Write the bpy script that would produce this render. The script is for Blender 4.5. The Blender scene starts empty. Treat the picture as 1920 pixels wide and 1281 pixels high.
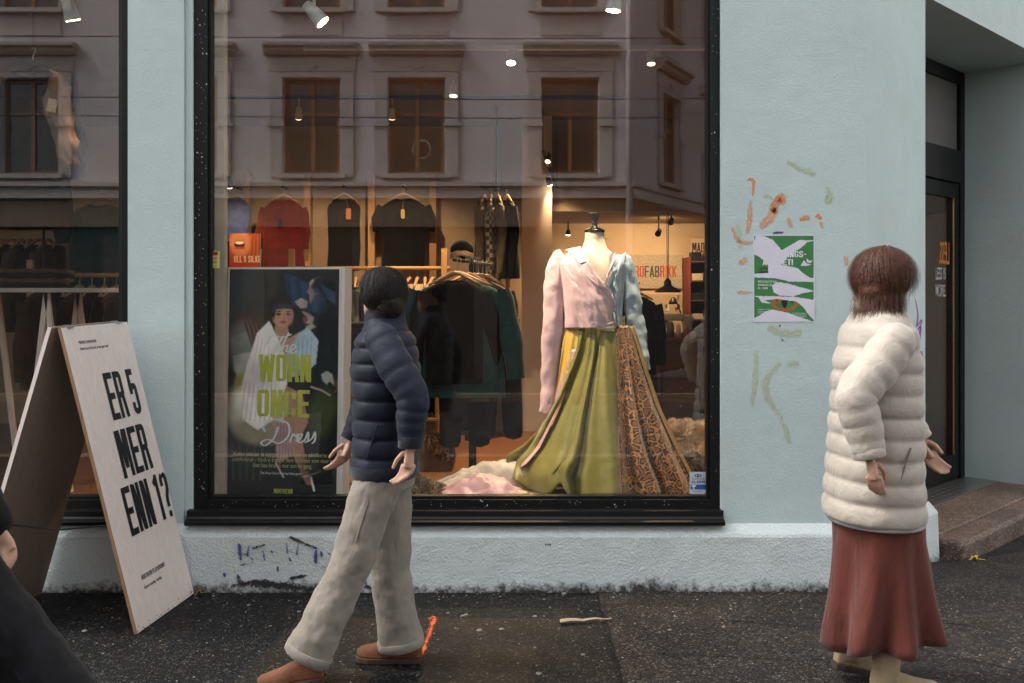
import bpy, bmesh, math, random
import numpy as np
from mathutils import Vector, Matrix, noise
R = math.radians
random.seed(7)
sc = bpy.context.scene
col = sc.collection

# ------------------------------------------------------------------ camera, sky, sun, exposure
CAM = Vector((0.0, -5.27, 1.55))
cd = bpy.data.cameras.new('camera'); cam = bpy.data.objects.new('camera', cd); col.objects.link(cam)
cam.location = CAM; cam.rotation_euler = (R(90), 0, 0)
cd.lens = 35; cd.sensor_width = 36; cd.shift_y = -0.044; cd.clip_start = 0.05; cd.clip_end = 600
sc.camera = cam

SUN_EL, SUN_AZ = 52, 290          # degrees; azimuth clockwise from +Y
w = bpy.data.worlds.new('World'); sc.world = w; w.use_nodes = True
nt = w.node_tree; nt.nodes.clear()
sky = nt.nodes.new('ShaderNodeTexSky'); sky.sky_type = 'NISHITA'; sky.sun_disc = False
sky.sun_elevation = R(SUN_EL); sky.sun_rotation = R(SUN_AZ); sky.dust_density = 4.0; sky.air_density = 1.0
bw = nt.nodes.new('ShaderNodeRGBToBW'); mx = nt.nodes.new('ShaderNodeMix'); mx.data_type = 'RGBA'
mx.inputs['Factor'].default_value = 0.80                      # an overcast sky: most of its colour is cloud grey
bg = nt.nodes.new('ShaderNodeBackground'); bg.inputs['Strength'].default_value = 0.15
wo = nt.nodes.new('ShaderNodeOutputWorld')
nt.links.new(sky.outputs['Color'], bw.inputs['Color'])
nt.links.new(sky.outputs['Color'], mx.inputs['A']); nt.links.new(bw.outputs['Val'], mx.inputs['B'])
nt.links.new(mx.outputs['Result'], bg.inputs['Color']); nt.links.new(bg.outputs['Background'], wo.inputs['Surface'])
sl = bpy.data.lights.new('sun', 'SUN'); so = bpy.data.objects.new('sun', sl); col.objects.link(so)
sl.energy = 1.2; sl.angle = R(25); sl.color = (1.0, 0.97, 0.93)
sd = Vector((math.sin(R(SUN_AZ)) * math.cos(R(SUN_EL)), math.cos(R(SUN_AZ)) * math.cos(R(SUN_EL)), math.sin(R(SUN_EL))))
so.location = sd * 40; so.rotation_euler = (-sd).to_track_quat('-Z', 'Y').to_euler()
vs = sc.view_settings
vs.view_transform = 'Standard'; vs.look = 'None'; vs.gamma = 1.0; vs.use_curve_mapping = False
vs.exposure = 2.32
sc.cycles.use_denoising = True
sc.cycles.max_bounces = 8; sc.cycles.transparent_max_bounces = 16; sc.cycles.sample_clamp_indirect = 6.0
sc.cycles.caustics_reflective = False; sc.cycles.caustics_refractive = False

# ------------------------------------------------------------------ helpers
F = 35 / 36 * 1920
def at(px, py, y):
    """a measured point of the photograph at its real depth y in the street"""
    s = F / (y - CAM.y)
    return Vector(((px - 960) / s, y, CAM.z - (py - 556) / s))
def S(c, a=None):
    """sRGB 0-255 to linear"""
    r = [((v / 255) / 12.92 if v <= 10 else ((v / 255 + 0.055) / 1.055) ** 2.4) for v in c]
    return tuple(r) if a is None else tuple(r) + (a,)

class MB:
    def __init__(s): s.v = []; s.f = []
    def add(s, vs_, fs):
        b = len(s.v); s.v += [tuple(p) for p in vs_]; s.f += [tuple(i + b for i in q) for q in fs]; return s
    def box(s, a, b, M=None):
        (x0, y0, z0), (x1, y1, z1) = a, b
        p = [Vector(q) for q in ((x0,y0,z0),(x1,y0,z0),(x1,y1,z0),(x0,y1,z0),(x0,y0,z1),(x1,y0,z1),(x1,y1,z1),(x0,y1,z1))]
        if M is not None: p = [M @ q for q in p]
        return s.add(p, [(0,3,2,1),(4,5,6,7),(0,1,5,4),(1,2,6,5),(2,3,7,6),(3,0,4,7)])
    def bar(s, a, b, wx, wy, up=(0, 1, 0)):
        a, b = Vector(a), Vector(b); d = (b - a); L = d.length; d.normalize()
        u = Vector(up).cross(d)
        if u.length < 1e-4: u = Vector((1, 0, 0)).cross(d)
        u.normalize(); v = d.cross(u)
        p = [a + u*sx*wx/2 + v*sy*wy/2 + d*t for t in (0, L) for sx, sy in ((-1,-1),(1,-1),(1,1),(-1,1))]
        return s.add(p, [(0,3,2,1),(4,5,6,7),(0,1,5,4),(1,2,6,5),(2,3,7,6),(3,0,4,7)])
    def loft(s, rings, closed=True, cap=True):
        n = len(rings[0]); b = len(s.v)
        for r in rings: s.v += [tuple(p) for p in r]
        for i in range(len(rings) - 1):
            for j in range(n if closed else n - 1):
                k = (j + 1) % n
                s.f.append((b+i*n+j, b+i*n+k, b+(i+1)*n+k, b+(i+1)*n+j))
        if cap and closed:
            s.f.append(tuple(b + j for j in reversed(range(n))))
            s.f.append(tuple(b + (len(rings)-1)*n + j for j in range(n)))
        return s
    def tube(s, pts, r, n=8, flat=1.0, up=(0, 1, 0), cap=True, ball=False):
        pts = [Vector(p) for p in pts]; m = len(pts)
        r = list(r) if isinstance(r, (list, tuple)) else [r] * m
        rings = []; ref = Vector(up)
        if ball:
            d0 = (pts[0]-pts[1]).normalized(); d1 = (pts[-1]-pts[-2]).normalized()
            P, Q = [], []
            for a in (80, 50, 25): P.append(pts[0]+d0*r[0]*math.sin(R(a))); Q.append(r[0]*math.cos(R(a)))
            P += pts; Q += r
            for a in (25, 50, 80): P.append(pts[-1]+d1*r[-1]*math.sin(R(a))); Q.append(r[-1]*math.cos(R(a)))
            pts, r, m = P, Q, len(P)
        for i, p in enumerate(pts):
            d = (pts[min(i+1, m-1)] - pts[max(i-1, 0)]).normalized()
            u = ref.cross(d)
            if u.length < 1e-3: u = Vector((1, 0.3, 0)).cross(d)
            u.normalize(); v = d.cross(u).normalized()
            rings.append([p + u*math.cos(2*math.pi*j/n)*r[i] + v*math.sin(2*math.pi*j/n)*r[i]*flat for j in range(n)])
        return s.loft(rings, True, cap)
    def lathe(s, prof, n=16, c=(0, 0, 0), ey=1.0):
        c = Vector(c)
        return s.loft([[c + Vector((math.cos(2*math.pi*j/n)*r, math.sin(2*math.pi*j/n)*r*ey, z)) for j in range(n)] for r, z in prof])
    def grid(s, fn, nu, nv):
        b = len(s.v)
        for j in range(nv + 1):
            for i in range(nu + 1): s.v.append(tuple(fn(i/nu, j/nv)))
        for j in range(nv):
            for i in range(nu):
                a = b + j*(nu+1) + i
                s.f.append((a, a+1, a+nu+2, a+nu+1))
        return s
    def prism(s, pts, thick):
        """pts: 3D outline (planar), extruded by the vector thick"""
        n = len(pts); t = Vector(thick); p = [Vector(q) for q in pts]
        return s.add(p + [q + t for q in p], [tuple(reversed(range(n))), tuple(range(n, 2*n))] + [(i, (i+1) % n, n+(i+1) % n, n+i) for i in range(n)])
    def ball(s, c, r, n=10, m=7, sc_=(1, 1, 1)):
        c = Vector(c); rings = []
        for i in range(m):
            a = -math.pi/2 + math.pi*(i+0.35)/(m-0.3)
            rings.append([c + Vector((math.cos(2*math.pi*j/n)*math.cos(a)*r*sc_[0], math.sin(2*math.pi*j/n)*math.cos(a)*r*sc_[1], math.sin(a)*r*sc_[2])) for j in range(n)])
        return s.loft(rings)
    def build(s, name, mat, parent=None, smooth=False, bevel=0, solid=0, sub=0, disp=0, remesh=0):
        me = bpy.data.meshes.new(name); me.from_pydata(s.v, [], s.f); me.update()
        bm = bmesh.new(); bm.from_mesh(me); bmesh.ops.recalc_face_normals(bm, faces=bm.faces); bm.to_mesh(me); bm.free()
        o = bpy.data.objects.new(name, me); col.objects.link(o)
        if mat is not None: me.materials.append(mat)
        if smooth or remesh:
            for p in me.polygons: p.use_smooth = True
        if remesh:
            m = o.modifiers.new('r', 'REMESH'); m.mode = 'VOXEL'; m.voxel_size = remesh; m.use_smooth_shade = True
            m = o.modifiers.new('s', 'SMOOTH'); m.factor = 0.5; m.iterations = 4
        if bevel:
            m = o.modifiers.new('b', 'BEVEL'); m.width = bevel; m.segments = 2; m.limit_method = 'ANGLE'; m.angle_limit = R(35)
        if solid:
            m = o.modifiers.new('t', 'SOLIDIFY'); m.thickness = solid; m.offset = 0
        if sub:
            m = o.modifiers.new('u', 'SUBSURF'); m.levels = sub; m.render_levels = sub
        if disp:
            m = o.modifiers.new('d', 'DISPLACE'); m.texture = crease_tex(disp[1]); m.strength = disp[0]; m.texture_coords = 'LOCAL'; m.mid_level = 0.5
        if parent is not None: attach(o, parent)
        return o
_ct = {}
def crease_tex(size):
    if size not in _ct:
        t = bpy.data.textures.new('creases', 'CLOUDS'); t.noise_scale = size; t.noise_depth = 2; _ct[size] = t
    return _ct[size]
def attach(o, parent):
    o.parent = parent
    if parent.parent is None: o.matrix_parent_inverse = parent.matrix_basis.inverted()
def tag(o, label=None, cat=None, group=None, kind=None):
    if label: o['label'] = label
    if cat: o['category'] = cat
    if group: o['group'] = group
    if kind: o['kind'] = kind
    return o
def thing(name, label, cat, loc=(0, 0, 0), group=None):
    o = bpy.data.objects.new(name, None); col.objects.link(o); o.location = loc; o.empty_display_size = 0.1
    return tag(o, label, cat, group)
def struct(o): o['kind'] = 'structure'; return o

def text(name, body, size, mat, parent, origin, ex=(1, 0, 0), ez=(0, 0, 1), xs=1.0, bold=0.0, align='LEFT', shear=0.0, depth=0.0006, spacing=1.0, line=1.0):
    """flat lettering; origin = baseline start, ex = reading direction, ez = up"""
    cu = bpy.data.curves.new(name, 'FONT'); cu.body = body; cu.size = size; cu.offset = bold*size; cu.align_x = align
    cu.shear = shear; cu.extrude = depth/2; cu.space_character = spacing; cu.space_line = line; cu.resolution_u = 3
    t = bpy.data.objects.new('tmp', cu); col.objects.link(t)
    dg = bpy.context.evaluated_depsgraph_get(); dg.update()
    me = bpy.data.meshes.new_from_object(t.evaluated_get(dg)); bpy.data.objects.remove(t)
    ex = Vector(ex).normalized(); ez = Vector(ez).normalized(); n = ex.cross(ez)
    o3 = Vector(origin)
    for v in me.vertices:
        c = v.co.copy(); v.co = o3 + ex*c.x*xs + ez*c.y + n*c.z
    me.materials.clear(); me.materials.append(mat)
    o = bpy.data.objects.new(name, me); col.objects.link(o)
    if parent is not None: attach(o, parent)
    return o

# ------------------------------------------------------------------ materials (all node based)
def new_mat(name):
    m = bpy.data.materials.new(name); m.use_nodes = True
    return m, m.node_tree, m.node_tree.nodes['Principled BSDF']
def nd(nt, t, **kw):
    n = nt.nodes.new(t)
    for k, v in kw.items():
        if k in n.inputs: n.inputs[k].default_value = v
        else: setattr(n, k, v)
    return n
def ramp(nt, stops):
    r = nt.nodes.new('ShaderNodeValToRGB'); e = r.color_ramp.elements
    while len(e) < len(stops): e.new(0.5)
    for k, (p, c) in zip(e, stops):
        k.position = p; k.color = tuple(c) + (1,) if len(c) == 3 else c
    return r
def coords(nt): return nt.nodes.new('ShaderNodeTexCoord').outputs['Object']
def matte(name, c, var=0.12, scale=8.0, rough=0.85, bump=0.0, bscale=None, spec=0.3, sheen=0.0, stretch=None, metal=0.0, trans=0.0):
    m, nt, b = new_mat(name); tc = coords(nt)
    if stretch:
        mp = nd(nt, 'ShaderNodeMapping'); mp.inputs['Scale'].default_value = stretch; nt.links.new(tc, mp.inputs['Vector']); tc = mp.outputs['Vector']
    n = nd(nt, 'ShaderNodeTexNoise', Scale=scale, Detail=6.0, Roughness=0.62); nt.links.new(tc, n.inputs['Vector'])
    lo = tuple(max(0, x*(1-var)) for x in c); hi = tuple(min(1, x*(1+var)) for x in c)
    r = ramp(nt, [(0.3, lo), (0.7, hi)]); nt.links.new(n.outputs['Fac'], r.inputs['Fac']); nt.links.new(r.outputs['Color'], b.inputs['Base Color'])
    b.inputs['Roughness'].default_value = rough; b.inputs['Specular IOR Level'].default_value = spec; b.inputs['Metallic'].default_value = metal
    if sheen: b.inputs['Sheen Weight'].default_value = sheen
    if bump:
        n2 = nd(nt, 'ShaderNodeTexNoise', Scale=bscale or scale*6, Detail=5.0); nt.links.new(tc, n2.inputs['Vector'])
        bp = nd(nt, 'ShaderNodeBump', Strength=bump, Distance=0.01); nt.links.new(n2.outputs['Fac'], bp.inputs['Height']); nt.links.new(bp.outputs['Normal'], b.inputs['Normal'])
    return m
def cloth(name, c, var=0.15, rough=0.9, sheen=0.25, weave=900, bump=0.25, crease=14, dist=0.03, stretch=None):
    m, nt, b = new_mat(name); tc = coords(nt)
    n = nd(nt, 'ShaderNodeTexNoise', Scale=crease*1.0, Detail=4.0, Distortion=0.6); n_in = tc
    if stretch:
        mp = nd(nt, 'ShaderNodeMapping'); mp.inputs['Scale'].default_value = stretch; mp.inputs['Rotation'].default_value = (0, R(25), 0); nt.links.new(tc, mp.inputs['Vector']); n_in = mp.outputs['Vector']
    nt.links.new(n_in, n.inputs['Vector'])
    lo = tuple(x*(1-var) for x in c); hi = tuple(min(1, x*(1+var)) for x in c)
    r = ramp(nt, [(0.3, lo), (0.7, hi)]); nt.links.new(n.outputs['Fac'], r.inputs['Fac']); nt.links.new(r.outputs['Color'], b.inputs['Base Color'])
    b.inputs['Roughness'].default_value = rough; b.inputs['Sheen Weight'].default_value = sheen; b.inputs['Specular IOR Level'].default_value = 0.2
    w2 = nd(nt, 'ShaderNodeTexNoise', Scale=weave, Detail=2.0); nt.links.new(tc, w2.inputs['Vector'])
    ad = nd(nt, 'ShaderNodeMath', operation='MULTIPLY_ADD'); ad.inputs[1].default_value = 0.08
    nt.links.new(w2.outputs['Fac'], ad.inputs[0]); nt.links.new(n.outputs['Fac'], ad.inputs[2])
    bp = nd(nt, 'ShaderNodeBump', Strength=bump, Distance=dist); nt.links.new(ad.outputs['Value'], bp.inputs['Height']); nt.links.new(bp.outputs['Normal'], b.inputs['Normal'])
    return m
def wood(name, c, dark=0.55, axis=2, scale=5.0, rough=0.55, bump=0.08):
    m, nt, b = new_mat(name); tc = coords(nt); mp = nd(nt, 'ShaderNodeMapping')
    sv = [14.0, 14.0, 14.0]; sv[axis] = 0.7; mp.inputs['Scale'].default_value = sv
    nt.links.new(tc, mp.inputs['Vector'])
    n = nd(nt, 'ShaderNodeTexNoise', Scale=scale, Detail=8.0, Roughness=0.65, Distortion=0.5); nt.links.new(mp.outputs['Vector'], n.inputs['Vector'])
    r = ramp(nt, [(0.25, tuple(x*dark for x in c)), (0.5, c), (0.8, tuple(min(1, x*1.15) for x in c))])
    nt.links.new(n.outputs['Fac'], r.inputs['Fac']); nt.links.new(r.outputs['Color'], b.inputs['Base Color'])
    b.inputs['Roughness'].default_value = rough
    bp = nd(nt, 'ShaderNodeBump', Strength=bump, Distance=0.004); nt.links.new(n.outputs['Fac'], bp.inputs['Height']); nt.links.new(bp.outputs['Normal'], b.inputs['Normal'])
    return m
def emit(name, c, s):
    m, nt, b = new_mat(name); b.inputs['Base Color'].default_value = (*c, 1)
    b.inputs['Emission Color'].default_value = (*c, 1); b.inputs['Emission Strength'].default_value = s
    return m
def glass(name, r0=0.08, tint=(0.95, 0.97, 0.96), rough=0.0):
    """window glass: clear pane with a mirror-like surface that grows towards grazing angles (Schlick)"""
    m = bpy.data.materials.new(name); m.use_nodes = True; nt = m.node_tree; nt.nodes.clear()
    out = nt.nodes.new('ShaderNodeOutputMaterial'); mi = nt.nodes.new('ShaderNodeMixShader')
    lw = nd(nt, 'ShaderNodeLayerWeight', Blend=0.5); pw_ = nd(nt, 'ShaderNodeMath', operation='POWER'); pw_.inputs[1].default_value = 5.0
    ma = nd(nt, 'ShaderNodeMath', operation='MULTIPLY_ADD'); ma.inputs[1].default_value = 1-r0; ma.inputs[2].default_value = r0
    nt.links.new(lw.outputs['Facing'], pw_.inputs[0]); nt.links.new(pw_.outputs['Value'], ma.inputs[0])
    t = nd(nt, 'ShaderNodeBsdfTransparent', Color=(*tint, 1)); g = nd(nt, 'ShaderNodeBsdfGlossy', Roughness=rough)
    nt.links.new(ma.outputs['Value'], mi.inputs['Fac']); nt.links.new(t.outputs['BSDF'], mi.inputs[1]); nt.links.new(g.outputs['BSDF'], mi.inputs[2])
    nt.links.new(mi.outputs['Shader'], out.inputs['Surface'])
    return m
def worn_paint(name, c, scale=55, cut=0.5, soft=0.08, big=7, rough=0.8):
    """thin paint rubbed off a rough surface: patchy coverage"""
    m = bpy.data.materials.new(name); m.use_nodes = True; nt = m.node_tree; b = nt.nodes['Principled BSDF']; out = nt.nodes['Material Output']
    tc = coords(nt); n = nd(nt, 'ShaderNodeTexNoise', Scale=scale, Detail=5.0, Roughness=0.7); n2 = nd(nt, 'ShaderNodeTexNoise', Scale=big, Detail=2.0)
    nt.links.new(tc, n.inputs['Vector']); nt.links.new(tc, n2.inputs['Vector'])
    a = nd(nt, 'ShaderNodeMath', operation='ADD'); nt.links.new(n.outputs['Fac'], a.inputs[0]); nt.links.new(n2.outputs['Fac'], a.inputs[1])
    r = ramp(nt, [(max(0, cut-soft), (0, 0, 0)), (min(1, cut+soft), (1, 1, 1))]); ed = nd(nt, 'ShaderNodeAttribute'); ed.attribute_name = 'Edge'
    e2 = nd(nt, 'ShaderNodeMath', operation='MULTIPLY_ADD'); e2.inputs[1].default_value = 0.62; e2.inputs[2].default_value = -0.42; nt.links.new(ed.outputs['Fac'], e2.inputs[0])
    a3 = nd(nt, 'ShaderNodeMath', operation='ADD'); nt.links.new(a.outputs['Value'], a3.inputs[0]); nt.links.new(e2.outputs['Value'], a3.inputs[1]); a = a3
    h = nd(nt, 'ShaderNodeMath', operation='MULTIPLY'); h.inputs[1].default_value = 0.5
    nt.links.new(a.outputs['Value'], h.inputs[0]); nt.links.new(h.outputs['Value'], r.inputs['Fac'])
    t = nd(nt, 'ShaderNodeBsdfTransparent'); mi = nt.nodes.new('ShaderNodeMixShader')
    nt.links.new(r.outputs['Color'], mi.inputs['Fac']); nt.links.new(t.outputs['BSDF'], mi.inputs[1]); nt.links.new(b.outputs['BSDF'], mi.inputs[2])
    nt.links.new(mi.outputs['Shader'], out.inputs['Surface'])
    b.inputs['Base Color'].default_value = (*c, 1); b.inputs['Roughness'].default_value = rough
    return m

def plaster(name, c, rough_amt, dirt=False):
    m, nt, b = new_mat(name); tc = coords(nt)
    n = nd(nt, 'ShaderNodeTexNoise', Scale=1.6, Detail=7.0, Roughness=0.6); nt.links.new(tc, n.inputs['Vector'])
    r = ramp(nt, [(0.25, tuple(x*0.90 for x in c)), (0.55, c), (0.8, tuple(x*1.06 for x in c))]); nt.links.new(n.outputs['Fac'], r.inputs['Fac'])
    colr = r.outputs['Color']
    n3 = nd(nt, 'ShaderNodeTexNoise', Scale=70.0, Detail=4.0, Roughness=0.75); nt.links.new(tc, n3.inputs['Vector'])
    r3 = ramp(nt, [(0.24, (0.62, 0.62, 0.60)), (0.36, (1, 1, 1))]); nt.links.new(n3.outputs['Fac'], r3.inputs['Fac'])
    mm = nd(nt, 'ShaderNodeMix', data_type='RGBA', blend_type='MULTIPLY'); mm.inputs['Factor'].default_value = 0.8
    nt.links.new(colr, mm.inputs['A']); nt.links.new(r3.outputs['Color'], mm.inputs['B']); colr = mm.outputs['Result']
    if dirt:   # splashed grime with its own ragged edge above the pavement
        sx = nd(nt, 'ShaderNodeSeparateXYZ'); nt.links.new(tc, sx.inputs['Vector'])
        n2 = nd(nt, 'ShaderNodeTexNoise', Scale=26.0, Detail=8.0, Roughness=0.75); nt.links.new(tc, n2.inputs['Vector'])
        n4 = nd(nt, 'ShaderNodeTexNoise', Scale=2.2, Detail=3.0); nt.links.new(tc, n4.inputs['Vector'])
        a = nd(nt, 'ShaderNodeMath', operation='MULTIPLY_ADD'); a.inputs[1].default_value = -5.0
        nt.links.new(sx.outputs['Z'], a.inputs[0]); nt.links.new(n2.outputs['Fac'], a.inputs[2])
        a2 = nd(nt, 'ShaderNodeMath', operation='MULTIPLY_ADD'); a2.inputs[1].default_value = 0.55; nt.links.new(n4.outputs['Fac'], a2.inputs[0]); nt.links.new(a.outputs['Value'], a2.inputs[2])
        r2 = ramp(nt, [(0.51, (0, 0, 0)), (0.78, (1, 1, 1))]); nt.links.new(a2.outputs['Value'], r2.inputs['Fac'])
        m2 = nd(nt, 'ShaderNodeMix', data_type='RGBA'); nt.links.new(r2.outputs['Color'], m2.inputs['Factor'])
        nt.links.new(colr, m2.inputs['A']); m2.inputs['B'].default_value = (0.055, 0.052, 0.045, 1); colr = m2.outputs['Result']
    nt.links.new(colr, b.inputs['Base Color'])
    b.inputs['Roughness'].default_value = 0.88; b.inputs['Specular IOR Level'].default_value = 0.2
    k1 = nd(nt, 'ShaderNodeTexNoise', Scale=90.0, Detail=6.0, Roughness=0.6); k2 = nd(nt, 'ShaderNodeTexNoise', Scale=9.0, Detail=4.0)
    nt.links.new(tc, k1.inputs['Vector']); nt.links.new(tc, k2.inputs['Vector'])
    ad = nd(nt, 'ShaderNodeMath', operation='MULTIPLY_ADD'); ad.inputs[1].default_value = 1.6; nt.links.new(k2.outputs['Fac'], ad.inputs[0]); nt.links.new(k1.outputs['Fac'], ad.inputs[2])
    bp = nd(nt, 'ShaderNodeBump', Strength=rough_amt, Distance=0.012); nt.links.new(ad.outputs['Value'], bp.inputs['Height']); nt.links.new(bp.outputs['Normal'], b.inputs['Normal'])
    return m

def asphalt(name, dark, mid, light, amt=0.5, rough=0.62):
    m, nt, b = new_mat(name); tc = coords(nt)
    v = nd(nt, 'ShaderNodeTexVoronoi', Scale=110.0); nt.links.new(tc, v.inputs['Vector'])
    n = nd(nt, 'ShaderNodeTexNoise', Scale=2.4, Detail=7.0, Roughness=0.65); nt.links.new(tc, n.inputs['Vector'])
    sp = nd(nt, 'ShaderNodeSeparateColor'); nt.links.new(v.outputs['Color'], sp.inputs['Color'])
    r = ramp(nt, [(0.0, dark), (0.55, mid), (0.86, tuple(x*1.6 for x in mid)), (0.97, light)]); nt.links.new(sp.outputs['Red'], r.inputs['Fac'])
    r2 = ramp(nt, [(0.3, (0.55, 0.55, 0.57)), (0.68, (1.15, 1.12, 1.08))]); nt.links.new(n.outputs['Fac'], r2.inputs['Fac'])
    mm = nd(nt, 'ShaderNodeMix', data_type='RGBA', blend_type='MULTIPLY'); mm.inputs['Factor'].default_value = 1.0
    nt.links.new(r.outputs['Color'], mm.inputs['A']); nt.links.new(r2.outputs['Color'], mm.inputs['B']); nt.links.new(mm.outputs['Result'], b.inputs['Base Color'])
    n5 = nd(nt, 'ShaderNodeTexNoise', Scale=3.1, Detail=4.0); nt.links.new(tc, n5.inputs['Vector'])
    rr = nd(nt, 'ShaderNodeMapRange'); rr.inputs['To Min'].default_value = rough-0.22; rr.inputs['To Max'].default_value = rough+0.22
    nt.links.new(n5.outputs['Fac'], rr.inputs['Value']); nt.links.new(rr.outputs['Result'], b.inputs['Roughness'])
    b.inputs['Specular IOR Level'].default_value = 0.22
    ad = nd(nt, 'ShaderNodeMath', operation='SUBTRACT'); ad.inputs[0].default_value = 1.0; nt.links.new(v.outputs['Distance'], ad.inputs[1])
    bp = nd(nt, 'ShaderNodeBump', Strength=amt, Distance=0.006); nt.links.new(ad.outputs['Value'], bp.inputs['Height']); nt.links.new(bp.outputs['Normal'], b.inputs['Normal'])
    return m

def leopard(name, c=(0.50, 0.25, 0.095), scale=19.0):
    m, nt, b = new_mat(name); tc = coords(nt)
    wn = nd(nt, 'ShaderNodeTexNoise', Scale=9.0, Detail=3.0); nt.links.new(tc, wn.inputs['Vector'])
    vm = nd(nt, 'ShaderNodeVectorMath', operation='MULTIPLY_ADD'); vm.inputs[1].default_value = (0.09, 0.09, 0.09); nt.links.new(wn.outputs['Color'], vm.inputs[0]); nt.links.new(tc, vm.inputs[2])
    v = nd(nt, 'ShaderNodeTexVoronoi', Scale=scale); v.feature = 'DISTANCE_TO_EDGE'; nt.links.new(vm.outputs['Vector'], v.inputs['Vector'])
    n2 = nd(nt, 'ShaderNodeTexNoise', Scale=34.0, Detail=3.0); nt.links.new(tc, n2.inputs['Vector'])
    ad = nd(nt, 'ShaderNodeMath', operation='MULTIPLY_ADD'); ad.inputs[1].default_value = 0.22; nt.links.new(n2.outputs['Fac'], ad.inputs[0]); nt.links.new(v.outputs['Distance'], ad.inputs[2])
    dk = (0.012, 0.007, 0.005)
    r = ramp(nt, [(0.165, c), (0.195, dk), (0.30, dk), (0.35, tuple(x*0.55 for x in c)), (0.45, tuple(x*0.42 for x in c))]); nt.links.new(ad.outputs['Value'], r.inputs['Fac'])
    nt.links.new(r.outputs['Color'], b.inputs['Base Color']); b.inputs['Roughness'].default_value = 0.5; b.inputs['Sheen Weight'].default_value = 0.2
    return m
def satin(name, c, rough=0.36, sheen=0.3):
    m = cloth(name, c, var=0.10, rough=rough, sheen=sheen, weave=1500, bump=0.22, crease=11)
    m.node_tree.nodes['Principled BSDF'].inputs['Specular IOR Level'].default_value = 0.55
    return m
def printed(name, rough=0.35):
    m, nt, b = new_mat(name); a = nd(nt, 'ShaderNodeVertexColor', layer_name='Col'); nt.links.new(a.outputs['Color'], b.inputs['Base Color'])
    b.inputs['Roughness'].default_value = rough; return m

MINT = (0.515, 0.605, 0.578)
M = dict(
    wall=plaster('mint_plaster', MINT, 0.30), plinth=plaster('mint_rough_plaster', (0.62, 0.67, 0.65), 0.75, True),
    inner=plaster('warm_white_plaster', (0.58, 0.45, 0.32), 0.1), ceil=matte('dark_ceiling', (0.19, 0.14, 0.11), 0.1, 2.0),
    black=matte('black_window_paint', (0.0035, 0.004, 0.004), 0.5, 40.0, 0.48, 0.05, 90, 0.3), speck=matte('paint_speck', (0.6, 0.58, 0.55), 0.2),
    glass=glass('shop_glass', 0.068), glass_far=None,
    pale=wood('pale_birch_ply', (0.78, 0.68, 0.61), 0.9, 2, 4.0, 0.5), plyedge=wood('ply_edge', (0.30, 0.17, 0.08), 0.6, 2),
    pine=wood('pine_timber', (0.52, 0.30, 0.14), 0.7, 2), pinex=wood('pine_rail', (0.50, 0.29, 0.13), 0.7, 0), hanger=wood('beech_hanger', (0.50, 0.32, 0.16), 0.75, 0, 5, 0.4),
    floor=wood('oak_floor', (0.21, 0.085, 0.026), 0.55, 0, 3.0, 0.42), desk=wood('dark_desk_wood', (0.13, 0.055, 0.026), 0.55, 0),
    ink=matte('black_print', (0.012, 0.012, 0.013), 0.2, 30, 0.5), grey_ink=matte('grey_print', (0.10, 0.095, 0.09), 0.2, 30, 0.6), white=matte('white_print', (0.75, 0.74, 0.72), 0.05, 20, 0.6),
    metal=matte('black_metal', (0.012, 0.012, 0.012), 0.3, 20, 0.4, 0, None, 0.5), steel=matte('brushed_steel', (0.45, 0.43, 0.40), 0.2, 60, 0.35, 0.1, 80, 0.5, metal=1.0),
    lamp=matte('white_lamp_metal', (0.62, 0.60, 0.57), 0.05, 10, 0.4), pave=asphalt('dark_asphalt', (0.003, 0.003, 0.003), (0.0068, 0.0068, 0.0068), (0.075, 0.065, 0.055), 0.6, 0.64),
    patch=asphalt('brown_asphalt', (0.008, 0.0065, 0.0055), (0.028, 0.0225, 0.019), (0.12, 0.098, 0.08), 0.7, 0.70), road=asphalt('road_asphalt', (0.01, 0.01, 0.01), (0.022, 0.022, 0.022), (0.1, 0.1, 0.1)),
    granite=asphalt('brown_granite', (0.075, 0.055, 0.043), (0.16, 0.115, 0.09), (0.34, 0.27, 0.22), 0.25, 0.55),
)

# ================================================================== THE SETTING
def sheet(name, x0, x1, y0, y1, z, mat, t=0.0):
    b = MB()
    b.box((x0, y0, z - (t or 0.002)), (x1, y1, z)) if t else b.add([(x0,y0,z),(x1,y0,z),(x1,y1,z),(x0,y1,z)], [(0,1,2,3)])
    return struct(b.build(name, mat, bevel=0.012 if t > 0.05 else 0))
sheet('ground', -220, 220, -220, 220, -0.16, M['road'])
sheet('road', -60, 60, -10.4, -4.35, -0.125, M['road'])
sheet('far_pavement', -60, 60, -13.6, -10.55, 0.0, M['pave'], 0.15)
kb = MB()
for i in range(-14, 15): kb.box((i*1.0+0.004, -4.38, -0.15), (i*1.0+0.996, -4.22, 0.004))
struct(kb.build('kerb', M['granite'], bevel=0.012))
kb = MB()
for i in range(-14, 15): kb.box((i*1.0+0.004, -10.55, -0.15), (i*1.0+0.996, -10.40, 0.004))
struct(kb.build('far_kerb', M['granite'], bevel=0.012))
pv = sheet('pavement', -60, 60, -4.22, 12, 0.0, M['pave'], 0.15)
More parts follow.
